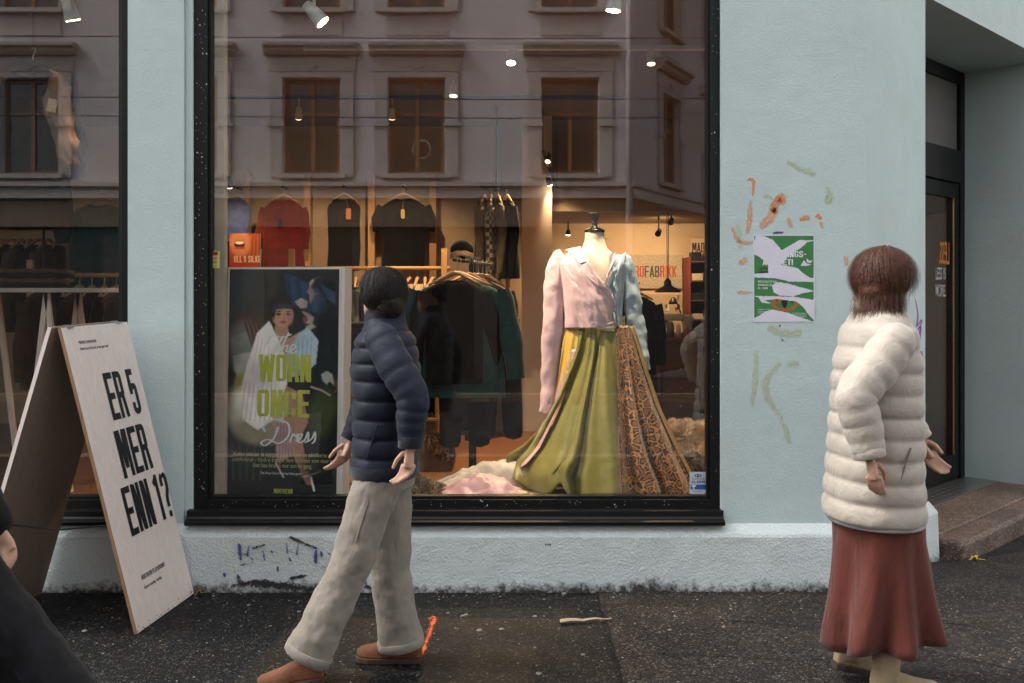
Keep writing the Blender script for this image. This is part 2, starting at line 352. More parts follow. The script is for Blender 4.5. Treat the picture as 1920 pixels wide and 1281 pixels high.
# newer brown asphalt patch, its edge a little ragged, laid over the old pavement
rnd = random.Random(3)
def ragged(pts, step=0.07, amp=0.006):
    out = []
    for i, p in enumerate(pts):
        q = pts[(i+1) % len(pts)]; p = Vector(p); q = Vector(q); n = max(1, int((q-p).length/step))
        for k in range(n):
            t = p.lerp(q, k/n); out.append((t.x + rnd.uniform(-amp, amp), t.y + rnd.uniform(-amp, amp), t.z))
    return out
b = MB(); b.prism(ragged([(0.44, -0.05, 0.0), (0.44, -2.9, 0.0), (2.6, -2.9, 0.0), (2.75, -0.05, 0.0)]), (0, 0, 0.006))
struct(b.build('asphalt_patch', M['patch']))
# low asphalt apron in front of the corner step
b = MB()
def apron(u, v):
    ang = math.pi*u
    x = 3.35 + 1.35*math.cos(math.pi - ang)*v*1.02; y = 0.75 - 0.95*math.sin(ang)*v + 0.35*(x-3.35)
    return (x, y, 0.028*min(1, (1-v)*9) + 0.004)
b.grid(apron, 28, 12); struct(b.build('asphalt_apron', M['patch'], smooth=True))
# cracks in the pavement
crk = matte('crack_dirt', (0.006, 0.006, 0.006), 0.2, 40, 0.9)
def crack(pts, wd, parent=pv):
    b = MB(); P = []
    for (x0, y0), (x1, y1) in zip(pts, pts[1:]):
        for k in range(8): P.append(Vector((x0+(x1-x0)*k/8 + rnd.uniform(-.006, .006), y0+(y1-y0)*k/8 + rnd.uniform(-.006, .006), 0.0085)))
    L, Rr = [], []
    for i, p in enumerate(P):
        d = (P[min(i+1, len(P)-1)] - P[max(i-1, 0)]).normalized(); n = Vector((-d.y, d.x, 0)); ww = wd*rnd.uniform(.3, 1)
        L.append(p + n*ww); Rr.append(p - n*ww)
    b.loft([L, Rr], False); return b.build('crack', crk, parent)
crack([(1.0, -0.52), (1.5, -0.66), (2.3, -1.35)], 0.004); crack([(1.65, -0.30), (2.15, -0.62), (2.6, -0.9)], 0.004); crack([(0.5, -0.95), (1.2, -1.05), (1.9, -1.0)], 0.003)
crack([(0.44, -0.06), (0.445, -0.9), (0.44, -1.6)], 0.006)
# flattened chewing gum, pale pebbles and scraps trodden into the asphalt
gum = matte('old_gum', (0.23, 0.20, 0.17), 0.25, 30, 0.8)
def blob(name, x, y, r, mat, e=1.0, h=0.004, z=0.0):
    b = MB(); n = 9; a0 = rnd.random()*6
    o = [(x + math.cos(a0+2*math.pi*j/n)*r*rnd.uniform(.75, 1.1)*e, y + math.sin(a0+2*math.pi*j/n)*r*rnd.uniform(.7, 1.1), z) for j in range(n)]
    b.loft([o, [(x+(p[0]-x)*.75, y+(p[1]-y)*.75, z+h) for p in o]]); return b.build(name, mat, pv, smooth=False)
def ground_pt(px, py): 
    d = F*CAM.z/(py-556); return ((px-960)*d/F, d+CAM.y)
for px, py, r in ((1058,1113,.016),(874,1153,.013),(899,1182,.016),(940,1180,.014),(1003,1156,.012),(1003,1215,.009),(1010,1263,.018),(1093,1228,.013),(1150,1123,.009),(1256,1184,.011),(1357,1178,.012),(868,1155,.012),(466,1135,.012),(560,1147,.012),(110,1195,.015),(158,1183,.015),(400,1118,.01),(1307,1127,.008),(1880,1130,.012),(1350,1160,.008),(840,1150,.010),(1365,1098+12,.008)):
    x, y = ground_pt(px, py); blob('gum_spot', x, y, r*0.8, gum, 1.2, .004, .0 if px < 1115 else .006)
b = MB(); wh = matte('grit', (0.26, 0.22, 0.18), 0.4, 60, 0.9)
for _ in range(900):
    x = rnd.uniform(-2.4, 3.0); y = -rnd.random()**1.5*1.9 - .07; r = rnd.uniform(.0012, .0042); z = 0.0 if x < 0.44 else 0.006
    b.add([(x-r*1.4, y-r*.8, z), (x+r*1.2, y-r, z), (x+r, y+r*1.1, z), (x-r, y+r, z), (x, y, z+r*.9)], [(0,1,4),(1,2,4),(2,3,4),(3,0,4)])
g = b.build('grit', wh); tag(g, 'pale grit scattered over the dark pavement', 'grit', kind='stuff')

# ---------------------------------------------------------------- walls with real openings
def wall_open(mb, O, U, u0, u1, z0, z1, openings, depth):
    """front skin of a wall in the plane through O along U, with reveals of the given depth (U x Z points inwards)"""
    O = Vector(O); U = Vector(U).normalized(); Z = Vector((0, 0, 1)); IN = Z.cross(U) 
    us = sorted({u0, u1, *[o[0] for o in openings], *[o[1] for o in openings]}); zs = sorted({z0, z1, *[o[2] for o in openings], *[o[3] for o in openings]})
    us = [u for u in us if u0 <= u <= u1]; zs = [z for z in zs if z0 <= z <= z1]
    P = lambda u, z, d=0: O + U*u + Z*z + IN*d
    for ua, ub in zip(us, us[1:]):
        for za, zb in zip(zs, zs[1:]):
            cu, cz = (ua+ub)/2, (za+zb)/2
            if any(o[0] < cu < o[1] and o[2] < cz < o[3] for o in openings): continue
            mb.add([P(ua, za), P(ub, za), P(ub, zb), P(ua, zb)], [(0,1,2,3)])
    for a, c, d, e in openings:
        for q in (((a,d),(a,e)), ((c,e),(c,d)), ((a,e),(c,e)), ((c,d),(a,d))):
            (ua, za), (ub, zb) = q
            mb.add([P(ua, za), P(ub, zb), P(ub, zb, depth), P(ua, za, depth)], [(0,1,2,3)])
    return mb

# ================================================================== THE SHOP BUILDING
shop = thing('corner_shop_building', 'mint green plastered corner shop with black framed display windows and corner door', 'building')
ZB = 0.344
OPEN_L, OPEN_M = (-5.4, -2.034, ZB, 3.5), (-1.737, 1.107, ZB, 3.5)
b = MB(); wall_open(b, (0,0,0), (1,0,0), -9, 1.88, 0.30, 7, [OPEN_L, OPEN_M], 0.30); b.build('wall', M['wall'], shop)
C0 = Vector((1.88, 0, 0)); CU = Vector((0.7017, 0.7124, 0)).normalized(); CN = Vector((CU.y, -CU.x, 0))   # CN points to the street
L1, L2, SOF, REC, STEP = 0.758, 2.996, 3.305, 0.594, 0.13
b = MB(); wall_open(b, C0, CU, 0.0, 4.3, 0.0, 7, [(L1, L2, 0.0, SOF)], 0.62); b.build('chamfered_wall', M['wall'], shop)
C1 = C0 + CU*4.3
b = MB(); wall_open(b, C1, (0, 1, 0), 0.0, 9.0, 0.0, 7, [], 0.3); b.build('side_wall', M['wall'], shop)
b = MB(); b.add([(-9,-.3,7.01),(1.9,-.3,7.01),(5.2,2.9,7.01),(5.2,12.3,7.01),(-9,12.3,7.01)], [(0,1,2,3,4)]); b.build('roof', M['ceil'], shop)
# plinth with a sloped top, swept round the corner and subdivided so its lower edge can be uneven
def plinth(path, name):
    b = MB(); prof = [(-0.0, 0.0), (0.064, 0.0), (0.060, 0.14), (0.057, 0.288), (0.050, 0.303), (0.0, 0.349)]
    pts = []
    for i in range(len(path)-1):
        p, q = Vector(path[i]), Vector(path[i+1]); n = max(1, int((q-p).length/0.08))
        pts += [(p.lerp(q, k/n), i, k) for k in range(n)]
    pts.append((Vector(path[-1]), len(path)-2, 1))
    rings = []
    for p, i, k in pts:
        d = (Vector(path[i+1])-Vector(path[i])).normalized()
        if k == 0 and i > 0:
            d0 = (Vector(path[i])-Vector(path[i-1])).normalized(); d = (d+d0); m = d.normalized(); sc_ = 1/max(.5, m.dot(d0))
        else: m, sc_ = d, 1
        nrm = Vector((m.y, -m.x, 0))
        rings.append([p + nrm*((o*sc_) + (0.004*noise.noise(p*6+Vector((0,0,z*20))) if o > .01 else 0)) + Vector((0,0,z)) for o, z in prof])
    b.loft(rings, True, True); return b.build(name, M['plinth'], shop, smooth=False)
plinth([(-9,0,0), (1.88,0,0), tuple(C0+CU*(L1+0.045))], 'plinth')
plinth([tuple(C0+CU*(L2-0.045)), tuple(C1)], 'plinth')

def window(o, left_w, right_w, name, inner_left=None):
    x0, x1, z0, z1 = o
    fr = MB(); D0, D1 = 0.028, 0.12
    fr.box((x0, D0, z0+.05), (x0+left_w, D1, z1)); fr.box((x1-right_w, D0, z0+.05), (x1, D1, z1))
    fr.box((x0+left_w, D0+.002, z0+.075), (x1-right_w, D1, z0+.125)); fr.box((x0+left_w, D0+.002, z1-.1), (x1-right_w, D1, z1))
    root = fr.build(name, M['black'], shop, bevel=0.003)
    a, c, d, e = x0+left_w, x1-right_w, z0+.125, z1-.1
    bd = MB(); bd.box((a, .044, d), (a+.016, .1, e)); bd.box((c-.016, .044, d), (c, .1, e)); bd.box((a+.016, .044, d), (c-.016, .1, d+.016)); bd.box((a+.016, .044, e-.016), (c-.016, .1, e))
    bd.build('glazing_bead', M['black'], root, bevel=0.002)
    si = MB()
    prof = [(0.13, z0+.002), (-.050, z0+.002), (-.064, z0+.010), (-.066, z0+.026), (-.050, z0+.031), (-.030, z0+.036), (-.022, z0+.044), (-.020, z0+.075), (.0265, z0+.0785), (.13, z0+.0785)]
    si.prism([(x0-.022, p, q) for p, q in prof], (x1-x0+.032, 0, 0)); si.build('sill', M['black'], root, bevel=0.002)
    g = MB(); g.box((a+.004, .068, d+.004), (c-.004, .076, e-.004)); g.build('pane', M['glass'], root)
    return root
jm = MB(); jm.box((-1.7365, .016, ZB+.03), (-1.6945, .30, 3.5)); jm.build('jamb', M['wall'], shop, bevel=.004)
w_main = window((-1.694, 1.106, ZB, 3.5), 0.074, 0.052, 'shop_window')
w_left = window((-5.4, -2.036, ZB, 3.5), 0.06, 0.048, 'shop_window')
# paint specks and dried drips on the black frame
sp = MB(); r2 = random.Random(11)
for _ in range(240):
    if r2.random() < .5: x, z, y = r2.uniform(-1.69, -1.625), r2.uniform(.5, 3.1), .0272
    elif r2.random() < .3: x, z, y = r2.uniform(1.06, 1.10), r2.uniform(.5, 3.1), .0272
    else: x, z, y = r2.uniform(-1.7, 1.1), r2.uniform(.425, .466), .0292
    r = r2.choice((.0011, .0016, .002, .0035)); 
    if r > .003 and r2.random() < .75: r = .0014
    sp.add([(x+math.cos(k*1.047)*r, y-.0004, z+math.sin(k*1.047)*r*1.3) for k in range(6)], [tuple(range(6))])
sp.build('paint_splash', M['speck'], w_main)['kind'] = 'stuff'

# ---------------------------------------------------------------- corner entrance
def cp(l, d, z): return C0 + CU*l - CN*d + Vector((0, 0, z))          # along the chamfer, into the building, up
def cbox(mb, l0, l1, d0, d1, z0, z1):
    Mx = Matrix.Translation(C0) @ Matrix((( CU.x, -CN.x, 0, 0), (CU.y, -CN.y, 0, 0), (0, 0, 1, 0), (0, 0, 0, 1)))
    return mb.box((l0, d0, z0), (l1, d1, z1), Mx)
fr = MB()
D0, D1 = REC, REC+.07
cbox(fr, L1+.002, L1+.09, D0, D1, STEP, SOF-.003); cbox(fr, L2-.09, L2-.002, D0, D1, STEP, SOF-.003)
cbox(fr, L1+.09, L2-.09, D0, D1, SOF-.10, SOF-.003); cbox(fr, L1+.09, L2-.09, D0-.012, D1, 2.43, 2.68)
cbox(fr, 1.78, 1.86, D0, D1, STEP, 2.43)
door = fr.build('entrance_frame', M['black'], shop, bevel=.003)
lf = MB(); a, c = 1.868, L2-.098
cbox(lf, a, a+.1, D0+.01, D1-.008, STEP+.012, 2.425); cbox(lf, c-.12, c, D0+.01, D1-.008, STEP+.012, 2.425)
cbox(lf, a+.1, c-.12, D0+.012, D1-.01, STEP+.012, STEP+.20); cbox(lf, a+.1, c-.12, D0+.012, D1-.01, 2.31, 2.425)
dl = lf.build('door', M['black'], shop, bevel=.003)
g = MB(); cbox(g, a+.1, c-.12, D0+.036, D0+.043, STEP+.20, 2.31); g.build('pane', M['glass'], dl)
hd = MB(); hd.tube([cp(a+.05, D0-.05, .95), cp(a+.05, D0-.05, 1.45)], .014, 10); hd.tube([cp(a+.05, D0-.05, 1.0), cp(a+.05, D0+.02, 1.0)], .009); hd.tube([cp(a+.05, D0-.05, 1.4), cp(a+.05, D0+.02, 1.4)], .009)
hd.build('handle', M['steel'], dl, smooth=True)
brs = MB(); cbox(brs, c-.1195, c-.108, D0+.004, D0+.0115, STEP+.2, 2.31); brs.build('brass_strip', matte('brass', (.45, .25, .1), .2, 30, .3, metal=1.0), dl)
g = MB(); cbox(g, L1+.09, 1.78, D0+.03, D0+.038, STEP, 2.43); g.build('pane', M['glass'], door)
g = MB(); cbox(g, L1+.09, L2-.09, D0+.03, D0+.038, 2.68, SOF-.10); g.build('transom_pane', matte('frosted_film', (.13, .125, .115), .15, 3, .35), door)
orange = matte('orange_vinyl_reflection', (.55, .22, .05), .1, 20, .5)
ex = CU; tx = c - .13
def dtext(s, l, z, size, mat, d, mirror=False, xs=.62):
    o = text('lettering', s, size, mat, dl, cp(l, d, z), ex=(-ex if mirror else ex), xs=xs, bold=.012); return o
dtext('LESS.', c-.125, 1.80, .24, orange, D0+.034, True, .42)  # reversed orange letters stand in for a reflection in the door glass
dtext('LESS IS\nMORE.', c-.40, 1.68, .13, matte('door_vinyl', (.42, .42, .41), .1), D0+.0335, False, .52)
# doormat-sized chequer plate and the granite step
st = MB(); pr = [(L1+.047, -.0), (L1+.047, .18), (L2-.047, .18), (L2-.047, 0)]
cbox(st, L1+.005, L2-.005, 0.0, REC+.09, -.1, STEP)
st.build('door_step', M['granite'], shop, bevel=.012)
st = MB(); cbox(st, L1+.075, L2+.15, -.185, -.002, -.1, STEP-.003); st.build('door_step', M['granite'], shop, bevel=.022)
pl = MB(); cbox(pl, L1+.01, L2-.01, REC-.26, REC-.005, STEP, STEP+.006); tp = pl.build('tread_plate', M['steel'], shop)
dm = MB()
for i in range(46):
    for j in range(5):
        c_ = cp(L1+.05+i*.047+(j % 2)*.023, REC-.235+j*.052, STEP+.006); s_ = 1 if (i+j) % 2 else -1
        d_ = (CU*s_ - CN).normalized(); e_ = Vector((-d_.y, d_.x, 0)); up = Vector((0,0,.003))
        dm.add([c_-d_*.017, c_+e_*.005, c_+d_*.017, c_-e_*.005, c_+up], [(0,1,4),(1,2,4),(2,3,4),(3,0,4)])
dm.build('tread_pattern', M['steel'], tp)['kind'] = 'stuff'

# ================================================================== THE ROOM BEHIND THE GLASS
ZF = 0.20
E0, E1 = cp(-.2, .66, 0), cp(4.4, .66, 0); plan = lambda z: [(-8,.13,z),(E0.x,.13,z),(E0.x,E0.y,z),(E1.x,E1.y,z),(E1.x,9,z),(-8,9,z)]
b = MB(); b.add(plan(ZF), [(0,1,2,3,4,5)]); struct(b.build('shop_floor', M['floor']))
b = MB(); b.add(plan(3.36), [(0,1,2,3,4,5)]); struct(b.build('shop_ceiling', M['ceil']))
b = MB(); b.box((-8, 5.32, ZF), (-.12, 5.45, 3.36)); struct(b.build('shop_back_wall', M['inner']))
b = MB(); b.box((-.25, 6.62, ZF), (E1.x, 6.75, 3.36)); b.box((-.25, 5.45, ZF), (-.12, 6.62, 3.36)); struct(b.build('workshop_wall', M['inner']))
b = MB(); b.box((E1.x-.02, E1.y, ZF), (E1.x+.08, 9, 3.36)); b.box((-8.1, .3, ZF), (-8, 9, 3.36)); struct(b.build('shop_side_wall', M['inner']))
b = MB(); b.box((.10, 4.7, ZF), (.40, 4.95, 3.36)); struct(b.build('pillar', plaster('white_pillar_paint', (.60, .52, .46), .08)))
b = MB(); b.box((-2.034, .301, ZF), (-1.737, .33, 3.36)); b.box((1.107, .301, ZF), (1.9, .33, 3.36)); struct(b.build('inner_pier_wall', M['inner']))
b = MB(); b.box((-8, .12, -.1), (1.107, .34, ZB+.01)); struct(b.build('inner_sill_wall', M['inner']))
b = MB(); b.box((-.12, 4.9, 2.42), (E1.x-.03, 6.615, 2.50)); b.box((-.12, 4.9, 2.501), (E1.x-.03, 4.98, 3.355)); struct(b.build('workshop_ceiling', matte('tan_ceiling', (.26, .19, .13), .1, 3)))
# low stage for the display in the main window
ds = MB(); ds.box((-1.72, .125, ZF), (1.10, 1.12, .405)); o = ds.build('display_stage', wood('stage_wood', (.16, .085, .04), .6, 0, 3, .5), bevel=.004); tag(o, 'low dark wooden stage behind the main display window', 'stage')
# cream inner post just behind the left frame
ip = MB(); ip.box((-1.63, .14, .41), (-1.562, .2, 3.34)); o = ip.build('inner_post', matte('cream_paint', (.55, .43, .32), .08), bevel=.003); tag(o, 'tall cream post just inside the main window by the alarm sticker', 'post')

# ================================================================== ACROSS THE STREET (seen in the glass)
fac = plaster('pale_stucco', (.53, .49, .50), .2); trim = plaster('stucco_trim', (.42, .375, .36), .15); brown = wood('varnished_window_frame', (.20, .085, .04), .7, 2)
dgl = matte('dark_window_glass', (.035, .03, .025), .3, 2, .12, 0, None, .6); shopd = matte('dark_shopfront', (.022, .015, .012), .3, 3, .5); curt = matte('net_curtain', (.35, .33, .32), .1, 10)
YO = -13.4
opp = thing('stucco_apartment_house', 'pale stucco apartment house across the street mirrored in the shop glass', 'building')
def proto_window():
    wd, ht = 1.06, 1.80
    f = MB(); t = .07
    for x in (-wd/2+t/2, wd/2-t/2): f.box((x-t/2, -.17, 0), (x+t/2, -.11, ht))
    for z0 in (0, ht-t, ht*.62): f.box((-wd/2+t, -.168, z0), (wd/2-t, -.112, z0+t))
    f.box((-.04, -.165, t), (.04, -.105, ht-t))
    p = MB()
    for x0, x1 in ((-wd/2+t, -.04), (.04, wd/2-t)):
        for z0, z1 in ((t, ht*.62), (ht*.62+t, ht-t)): p.box((x0, -.15, z0), (x1, -.14, z1))
    s = MB()
    s.box((-wd/2-.26, .002, -.05), (-wd/2-.02, .05, ht+.12)); s.box((wd/2+.02, .002, -.05), (wd/2+.26, .05, ht+.12)); s.box((-wd/2-.02, .002, ht+.02), (wd/2+.02, .05, ht+.12))
    for q in (-1, 1): s.box((q*(wd/2+.15)-.17, .05, ht*.5), (q*(wd/2+.15)+.17, .085, ht*.5+.07)); 
    s.box((-wd/2-.30, .002, ht+.14), (wd/2+.30, .035, ht+.36))
    s.prism([(-.14, .035, ht+.25), (0, .035, ht+.18), (.14, .035, ht+.25), (0, .035, ht+.32)], (0, .025, 0))
    h = MB(); hw = wd/2+.36
    h.prism([(-hw, .002, ht+.44), (-hw, .10, ht+.44), (-hw, .16, ht+.50), (-hw, .17, ht+.55), (-hw, .25, ht+.58), (-hw, .26, ht+.64), (-hw, .002, ht+.68)], (2*hw, 0, 0))
    si = MB(); si.box((-wd/2-.12, -.1, -.085), (wd/2+.12, .14, -.002)); si.box((-wd/2-.05, .002, -.5), (wd/2+.05, .03, -.15))
    return [('pane', p, dgl), ('surround', s, trim), ('hood', h, trim), ('window_sill', si, trim)], f
kids, fmb = proto_window()
pw = fmb.build('window', brown); col.objects.unlink(pw)
kid_obs = []
for n_, m_, mt in kids:
    o = m_.build(n_, mt); col.objects.unlink(o); kid_obs.append(o)
def put_window(parent, loc, rz):
    o = pw.copy(); col.objects.link(o); o.parent = parent; o.location = loc; o.rotation_euler = (0, 0, rz)
    for k in kid_obs:
        c_ = k.copy(); col.objects.link(c_); c_.parent = o
WX = (-15.3, -12.4, -9.1, -6.1, -3.78, -1.8, 1.1); FLOORS = (3.86, 6.98, 10.0)
ops = [(x-.53, x+.53, z, z+1.8) for x in WX for z in FLOORS]
# facade plane faces +y: walk along -x so that the inside lies towards -y
b = MB(); wall_open(b, (2.3, YO, 0), (-1, 0, 0), 0, 20, 3.35, 13.6, [(2.3-o[1], 2.3-o[0], o[2], o[3]) for o in ops], .22); b.build('wall', fac, opp)
for x in WX:
    for z in FLOORS: put_window(opp, (x, YO, z), 0)
WU = Vector((-0.47, 0.88, 0)).normalized()       # wing: from far end back to the corner
W0 = Vector((2.3, YO, 0)) - WU*12
wl = [9.9, 7.0, 4.1]
b = MB(); wall_open(b, W0, WU, 0, 12, 3.35, 13.6, [(l-.53, l+.53, z, z+1.8) for l in wl for z in FLOORS], .22); b.build('wall', fac, opp)
ang = math.atan2(WU.y, WU.x) + math.pi
for l in wl:
    for z in FLOORS: put_window(opp, W0 + WU*l + Vector((0,0,z)), ang)
# string course, base cornice and dark shopfronts
def course(z0, z1, out, name, mat):
    b = MB(); b.box((-18, YO-.1, z0), (2.3, YO+out, z1))
    wn = Vector((WU.y, -WU.x, 0)) * -1
    nn = Vector((0.88, 0.47, 0))
    b.prism([(2.3, YO+out, z0), tuple(W0+nn*out+Vector((0,0,z0))), tuple(W0-nn*.1+Vector((0,0,z0))), (2.3, YO-.1, z0)], (0, 0, z1-z0))
    return b.build(name, mat, opp)
course(3.40, 3.47, .10, 'cornice', trim); course(3.47, 3.62, .05, 'cornice', fac); course(3.62, 3.70, .16, 'cornice', trim); brf = plaster('brown_frieze', (.17, .115, .085), .15); course(3.02, 3.40, .03, 'frieze', brf); course(2.86, 3.02, .12, 'cornice', brf); course(13.3, 13.7, .5, 'eaves', trim)
gf = MB(); gf.box((-18, YO-.3, 0), (2.3, YO-.05, 2.86)); gf.prism([(2.3, YO-.05, 0), tuple(W0), tuple(W0-Vector((.2,.1,0))), (2.3, YO-.3, 0)], (0,0,2.86)); gf.build('shopfront', shopd, opp)
gp = MB()
for x in (-17.8, -14.2, -10.6, -7.5, -4.9, -2.8, -.5, 2.0): gp.box((x-.22, YO-.05, 0), (x+.22, YO+.02, 2.86))
gp.build('shopfront_pier', matte('brown_pier', (.06, .045, .038), .2, 3), opp)
dp = MB(); dp.tube([(2.2, YO+.12, 0), (2.2, YO+.12, 13.3)], .065, 10); dp.build('downpipe', fac, opp, smooth=True)
vg = MB(); vg.lathe([(.19, 0), (.19, .02), (.15, .03), (.15, .01)], 20); o = vg.build('vent', matte('vent_ring', (.22, .19, .16), .1)); o.location = (-1.72, YO-.14, 4.35); o.rotation_euler = (R(-90), 0, 0); attach(o, opp); vd = MB(); vd.lathe([(.149, .012), (.149, .016)], 20); o = vd.build('vent', M['black']); o.location = (-1.72, YO-.14, 4.35); o.rotation_euler = (R(-90), 0, 0); attach(o, opp)
# a pale house along the side street, mirrored in the corner door
sh = thing('side_street_house', 'pale grey house down the side street mirrored in the corner door', 'building')
XS = 13.0
ys = [-2.6 + 2.5*i for i in range(8)]
b = MB(); wall_open(b, (XS, 18, 0), (0, -1, 0), 0, 24, 0, 12, [(18-y-.53, 18-y+.53, z, z+1.8) for y in ys for z in (1.1, 4.3, 7.5)], .22); b.build('wall', plaster('grey_stucco', (.55, .55, .54), .2), sh)
for y in ys:
    for z in (1.1, 4.3, 7.5): put_window(sh, (XS, y, z), R(90))
# no entry sign on a pole at the far kerb side of the camera, seen in the glass
sg = thing('road_sign', 'red and white no entry sign on a grey pole mirrored at the window edge', 'sign', (2.42, -6.2, -.125))
p = MB(); p.tube([(2.42, -6.2, -.12), (2.42, -6.2, 4.0)], .038, 12); p.build('pole', matte('galvanised', (.22, .21, .20), .2, 20, .5), sg, smooth=True)
def disc(name, c_, r, mat, nx, th=.01):
    b = MB(); n = Vector(nx).normalized(); u = n.cross(Vector((0,0,1))).normalized(); v = u.cross(n)
    b.prism([Vector(c_) + u*math.cos(k*math.pi/16)*r + v*math.sin(k*math.pi/16)*r for k in range(32)], n*th); return b, n, u, v
b, n, u, v = disc('disc', (2.24, -6.13, 3.52), .30, None, (-.45, .9, 0)); b.build('sign_back', matte('sign_grey', (.13, .12, .115), .1), sg)
b, n, u, v = disc('disc', (2.47, -6.10, 3.58), .30, None, (.75, .66, 0)); rd = b.build('sign_disc', matte('sign_red', (.55, .045, .02), .1), sg)
b = MB(); c_ = Vector((2.47, -6.10, 3.58)) + n*.0105; b.prism([c_-u*.22-v*.045, c_+u*.22-v*.045, c_+u*.22+v*.045, c_-u*.22+v*.045], n*.002); b.build('sign_bar', M['white'], rd)
for i, (z, y) in enumerate(((5.02, -8), (4.26, -8.3), (3.95, -8.0))):
    t = MB(); t.tube([(-30, y, z+.5), (-10, y, z+.06), (0, y, z), (10, y, z+.06), (30, y, z+.5)], .007, 6)
    o = t.build('overhead_wire', matte('wire_grey', (.05, .05, .055), .1)); tag(o, ('highest', 'middle', 'lowest')[i] + ' of the overhead tram wires mirrored across the window', 'wire', 'overhead tram wires')

# ================================================================== LETTERING
def rr(pts, k, closed=False):
    """polyline with rounded inner corners"""
    P = [Vector((p[0], p[1])) for p in pts]; out = []
    n = len(P)
    for i in range(n):
        if not closed and i in (0, n-1): out.append(P[i]); continue
        a, b_, c = P[i-1], P[i], P[(i+1) % n]
        d0 = (a-b_); d1 = (c-b_); kk = min(k, d0.length/2, d1.length/2); p0 = b_ + d0.normalized()*kk; p1 = b_ + d1.normalized()*kk
        for j in range(5):
            t = j/4; out.append(p0*(1-t)**2 + b_*2*t*(1-t) + p1*t*t)
    if closed: out.append(out[0])
    return out
def glyph(ch, W, s):
    a = s/2; l, r, b_, t, m = a, W-a, a, 1-a, .5; k = W*.42
    V = lambda *p: [Vector(q) for q in p]
    G = {
     'E': [V((l,0),(l,1)), V((s,t),(W,t)), V((s,m),(W*.92,m)), V((s,b_),(W,b_))], 'F': [V((l,0),(l,1)), V((s,t),(W,t)), V((s,m),(W*.92,m))],
     'L': [V((l,0),(l,1)), V((s,b_),(W,b_))], 'I': [V((l,0),(l,1))], 'T': [V((0,t),(W,t)), V((W/2,0),(W/2,1-s))], 'H': [V((l,0),(l,1)), V((r,0),(r,1)), V((s,m),(W-s,m))],
     'R': [V((l,0),(l,1)), rr([(s,t),(r,t),(r,m*.98),(s,m*.98)], k), V((r-.03,m*.9),(r+.02,0))], 'P': [V((l,0),(l,1)), rr([(s,t),(r,t),(r,m*.9),(s,m*.9)], k)],
     'B': [V((l,0),(l,1)), rr([(s,t),(r,t),(r,m+a*.6),(s,m+a*.6)], k*.8), rr([(s,m-a*.5),(r,m-a*.5),(r,b_),(s,b_)], k*.8)], 'D': [V((l,0),(l,1)), rr([(s,t),(r,t),(r,b_),(s,b_)], k)],
     'M': [V((l,0),(l,1)), V((r,0),(r,1)), V((l+a,1),(W/2,.2)), V((W/2,.2),(r-a,1))], 'N': [V((l,0),(l,1)), V((r,0),(r,1)), V((l+a*.6,.97),(r-a*.6,.03))],
     'W': [V((l*.8,1),(W*.27,0)), V((W*.27,0),(W*.5,.95)), V((W*.5,.95),(W*.73,0)), V((W*.73,0),(W-l*.8,1))], 'K': [V((l,0),(l,1)), V((s*.7,.42),(r,1)), V((s*1.2,.5),(r,0))],
     'O': [rr([(W/2,t),(r,t),(r,b_),(l,b_),(l,t),(W/2,t)], k)], 'U': [rr([(l,1),(l,b_),(r,b_),(r,1)], k)], 'A': [V((l*.7,0),(W/2,1)), V((W/2,1),(W-l*.7,0)), V((W*.25,.26),(W*.75,.26))],
     'C': [rr([(r,.66),(r,t),(l,t),(l,b_),(r,b_),(r,.34)], k)], 'G': [rr([(r,.68),(r,t),(l,t),(l,b_),(r,b_),(r,.46),(W*.5,.46)], k*.8)], 'Y': [V((l*.7,1),(W/2,.42)), V((W-l*.7,1),(W/2,.42)), V((W/2,0),(W/2,.44))],
     'S': [rr([(r,.70),(r,t),(l,t),(l,.56),(r,.44),(r,b_),(l,b_),(l,.30)], k*.8)], '5': [V((r,t),(l,t)), V((l,1),(l,.45)), rr([(l,.52),(W*.4,.62),(r,.62),(r,b_),(l,b_),(l,.27)], k*.8)],
     '1': [V((r*.75,0),(r*.75,1)), V((r*.75,.93),(0,.80))], '?': [rr([(l,.70),(l,t),(r,t),(r,.60),(W/2,.44),(W/2,.22)], k*.8), V((W/2,0),(W/2,.13))],
     '&': [rr([(r,0),(l,.75),(l,t),(r*.8,t),(r*.8,.62),(l,.4),(l,b_),(r*.8,b_),(r,.4)], k*.5)], '-': [V((0,m),(W,m))], '!': [V((l,.22),(l,1)), V((l,0),(l,.13))],
    }
    return G.get(ch, [])
WIDE = {'M': 1.35, 'W': 1.45, 'I': .32, '1': .7, ' ': .42, '!': .3, '-': .6}
